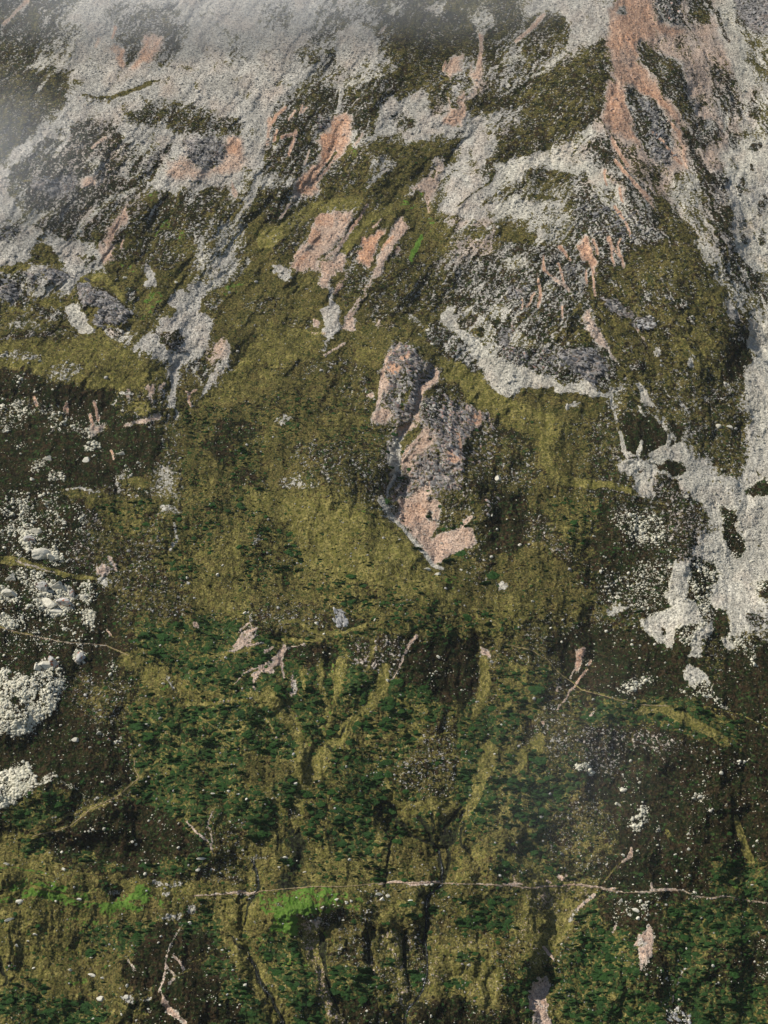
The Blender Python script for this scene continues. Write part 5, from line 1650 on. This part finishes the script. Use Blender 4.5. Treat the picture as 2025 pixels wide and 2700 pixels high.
outcrop('rock_outcrop', Z(0, 0, "110,90 120,86 134,86 142,92 142,98 136,105 126,104 118,98"), 90, 2, 6, M_CRAGD, 'dark stony cliff band beside the red scar at upper left', .5, 16)
outcrop('rock_outcrop', Z(0, 0, "20,110 34,110 46,110 48,118 36,122 24,119"), 60, 2, 6, M_CRAGD, 'dark purple-brown rocky band at the upper left', .5, 17)
outcrop('rock_outcrop', Z(0, 0, "0,143 10,141 12,145 5,151 0,153"), 26, 3, 8, M_CRAGD, 'dark bluish boulder crag in grey scree at the left edge', .4, 18)
outcrop('rock_outcrop', Z(660, 660, "156,50 166,46 172,60 170,72 160,66"), 40, 2, 6.5, M_CRAG, 'grey crag wedge between two branches of pale scree', .6, 19)
outcrop('rock_outcrop', Z(660, 0, "40,74 46,72 50,78 47,82 41,80"), 30, 2, 5, M_CRAG, 'round grey stony patch left of the orange landslip', .5, 20)
outcrop('rock_outcrop', Z(1325, 660, "4,22 14,22 16,30 10,34 3,30"), 30, 2, 6, M_CRAGD, 'dark rocks in the broken slope below the right scree fan', .5, 21)
outcrop('rock_outcrop', Z(1325, 2000, "104,160 110,155 117,161 118,166 104,168"), 40, 2.5, 6, M_PALE, 'whitish rubble heap at the bottom edge on the dark slope', .4, 22)

# ------------------------------------------------------------------ footpaths and streams: strips laid on the slope
def strip(name, pts, width, mat, lift, kind='structure', label=None, jit=.0, seed=1):
    r = random.Random(seed); p = np.array(pts, float)
    seg = np.hypot(*np.diff(p, axis=0).T); t = np.concatenate([[0], np.cumsum(seg)])
    n = max(4, int(t[-1] / 3.0)); q = np.linspace(0, t[-1], n)
    x = np.interp(q, t, p[:, 0]); yv = np.interp(q, t, p[:, 1])
    nx = fbm(q / 30, q * 0 + seed, 3, 7) * jit; ny = fbm(q / 30, q * 0 + seed + 5, 3, 8) * jit
    x = x + nx; yv = yv + ny
    dx = np.gradient(x); dy = np.gradient(yv); L = np.hypot(dx, dy) + 1e-9
    wd = width * (.65 + .5 * np.abs(fbm(q / 14, q * 0 + 3 * seed, 2, 9)))
    verts = []
    for sgn in (-1, 0, 1):
        uu = x - dy / L * wd * sgn; vv_ = yv + dx / L * wd * sgn
        verts.append(world(uu, vv_, sample_y(uu, vv_) - lift - (.15 if sgn == 0 else 0)))
    V = np.concatenate(verts); f = []
    for a in range(2):
        for k in range(n - 1): f.append((a * n + k, a * n + k + 1, (a + 1) * n + k + 1, (a + 1) * n + k))
    m = bpy.data.meshes.new(name); m.from_pydata(V.tolist(), [], f); m.materials.append(mat)
    o = bpy.data.objects.new(name, m); COL.objects.link(o)
    o['kind'] = kind
    if label: o['label'] = label
    return o
def tl(ox, oy, s): return Z(ox, oy, s)
mainp = tl(0, 2000, "120,86 140,85 150,83.5 158,85") + tl(660, 2000, "6,83 26,81 40,80 58,80 70,79 80,78 90,77.5 100,78 112,77 120,78 140,78.5 156,79") + tl(1325, 2000, "10,80 18,81 34,79 50,79 62,81 72,83 76,84 96,83 112,82 120,86 130,87 140,86 150,88 170,90.5")
strip('footpath', mainp, .8, M_PATH, .5, label='narrow pinkish footpath crossing the lower slope', jit=1.2, seed=2)
strip('sheep_track', tl(0, 1330, "-4,76 20,82 40,86 54,87 66,88 80,94"), .8, M_PATH, .4, label='thin track across the dark left slope', jit=1.5, seed=3)
strip('sheep_track', tl(1325, 1330, "0,87 18,91 28,97 36,106 50,116 64,120 84,125 104,126"), .6, M_PATH, .4, label='thin track across the pink streaks on the right', jit=1.5, seed=4)
strip('sheep_track', tl(0, 2000, "84,0 84,6 87,12 80,18 74,23 66,27 56,32 50,37 44,42 36,45 26,47 20,49"), .9, M_PATH, .4, label='winding track above the brown heath hump', jit=2, seed=5)
strip('stream', tl(660, 2000, "114,53 118,58 119,64 120,70 120,78 116,82 111,86 110,92 110,100 110,104 109,110 110,120 111,128 110,136 108,144 103,152 99,156 97,160 97,170"), 1.7, M_WATER, .9, label='dark narrow stream falling down the centre', jit=2, seed=6)
strip('stream', tl(660, 2000, "-2,88 2,86 5,80 5,74 3,68 0,62"), 1.3, M_WATER, .9, label='dark stream left of the bright meadow', jit=1.5, seed=7)
strip('stream', tl(0, 2000, "155,121 158,128 161,136 166,146") + tl(660, 2000, "9,144 13,149 16,156 20,163 23,172"), 1.5, M_WATER, .9, label='dark stream running to the bottom edge', jit=1.5, seed=8)

# ------------------------------------------------------------------ air
bm = bmesh.new(); bmesh.ops.create_cube(bm, size=1.0)
hm = bpy.data.meshes.new('haze'); bm.to_mesh(hm); bm.free()
hz_o = bpy.data.objects.new('haze', hm); COL.objects.link(hz_o)
lo = P.min(0); hi = P.max(0)
x0, x1 = lo[0] - 40, hi[0] + 40; y0_, y1_ = -40, hi[1] + 40; z0_, z1_ = lo[2] - 1, hi[2] + 30
hz_o.location = ((x0 + x1) / 2, (y0_ + y1_) / 2, (z0_ + z1_) / 2); hz_o.scale = (x1 - x0, y1_ - y0_, z1_ - z0_)
hz_o['kind'] = 'stuff'; hz_o['label'] = 'thin mountain haze between the viewer and the slope'
hmat = bpy.data.materials.new('haze'); hmat.use_nodes = True; t = hmat.node_tree; t.nodes.clear()
pv = t.nodes.new('ShaderNodeVolumePrincipled'); pv.inputs['Density'].default_value = 0.000012
pv.inputs['Color'].default_value = (.86, .89, .90, 1); pv.inputs['Anisotropy'].default_value = .2
om = t.nodes.new('ShaderNodeOutputMaterial'); t.links.new(pv.outputs[0], om.inputs['Volume'])
hm.materials.append(hmat)

def mist(u, v, ru, rv, depth, tau, off, label):
    y = float(base_y(u, v)) - off; m = mpp(y)
    bm = bmesh.new(); bmesh.ops.create_icosphere(bm, subdivisions=3, radius=1.0)
    me_ = bpy.data.meshes.new('mist'); bm.to_mesh(me_); bm.free()
    o = bpy.data.objects.new('mist', me_); COL.objects.link(o)
    o.location = world(u, v, y); o.scale = (ru * m, depth, rv * m)
    o['kind'] = 'stuff'; o['label'] = label
    mt = bpy.data.materials.new('mist'); mt.use_nodes = True; t = mt.node_tree; t.nodes.clear()
    tc = t.nodes.new('ShaderNodeTexCoord'); ln = t.nodes.new('ShaderNodeVectorMath'); ln.operation = 'DOT_PRODUCT'
    t.links.new(tc.outputs['Object'], ln.inputs[0]); t.links.new(tc.outputs['Object'], ln.inputs[1])
    def mth(op, a, b):
        x = t.nodes.new('ShaderNodeMath'); x.operation = op
        for i_, q_ in enumerate((a, b)):
            if isinstance(q_, bpy.types.NodeSocket): t.links.new(q_, x.inputs[i_])
            else: x.inputs[i_].default_value = q_
        return x.outputs[0]
    f = mth('MAXIMUM', mth('SUBTRACT', 1.0, ln.outputs['Value']), 0.0); f = mth('MULTIPLY', f, f)
    nz = t.nodes.new('ShaderNodeTexNoise'); nz.inputs['Scale'].default_value = 1.6; nz.inputs['Detail'].default_value = 2
    t.links.new(tc.outputs['Object'], nz.inputs['Vector'])
    mrn = t.nodes.new('ShaderNodeMapRange'); t.links.new(nz.outputs['Fac'], mrn.inputs[0])
    mrn.inputs[1].default_value = .35; mrn.inputs[2].default_value = .65; mrn.inputs[3].default_value = .6; mrn.inputs[4].default_value = 1.35
    f = mth('MULTIPLY', mth('MULTIPLY', f, mrn.outputs[0]), tau / depth)
    pv = t.nodes.new('ShaderNodeVolumePrincipled'); t.links.new(f, pv.inputs['Density'])
    pv.inputs['Color'].default_value = (.93, .95, .97, 1); pv.inputs['Anisotropy'].default_value = 0
    om = t.nodes.new('ShaderNodeOutputMaterial'); t.links.new(pv.outputs[0], om.inputs['Volume'])
    me_.materials.append(mt); return o
mist(-60, 420, 420, 330, 70, .30, 110, 'thin mist drifting at the left edge of the upper slope')
mist(640, -60, 1250, 400, 90, .42, 130, 'thin veil of mist along the top of the slope')
mist(1500, 2050, 420, 520, 50, .03, 90, 'faint wisp of mist above the lower right slope')
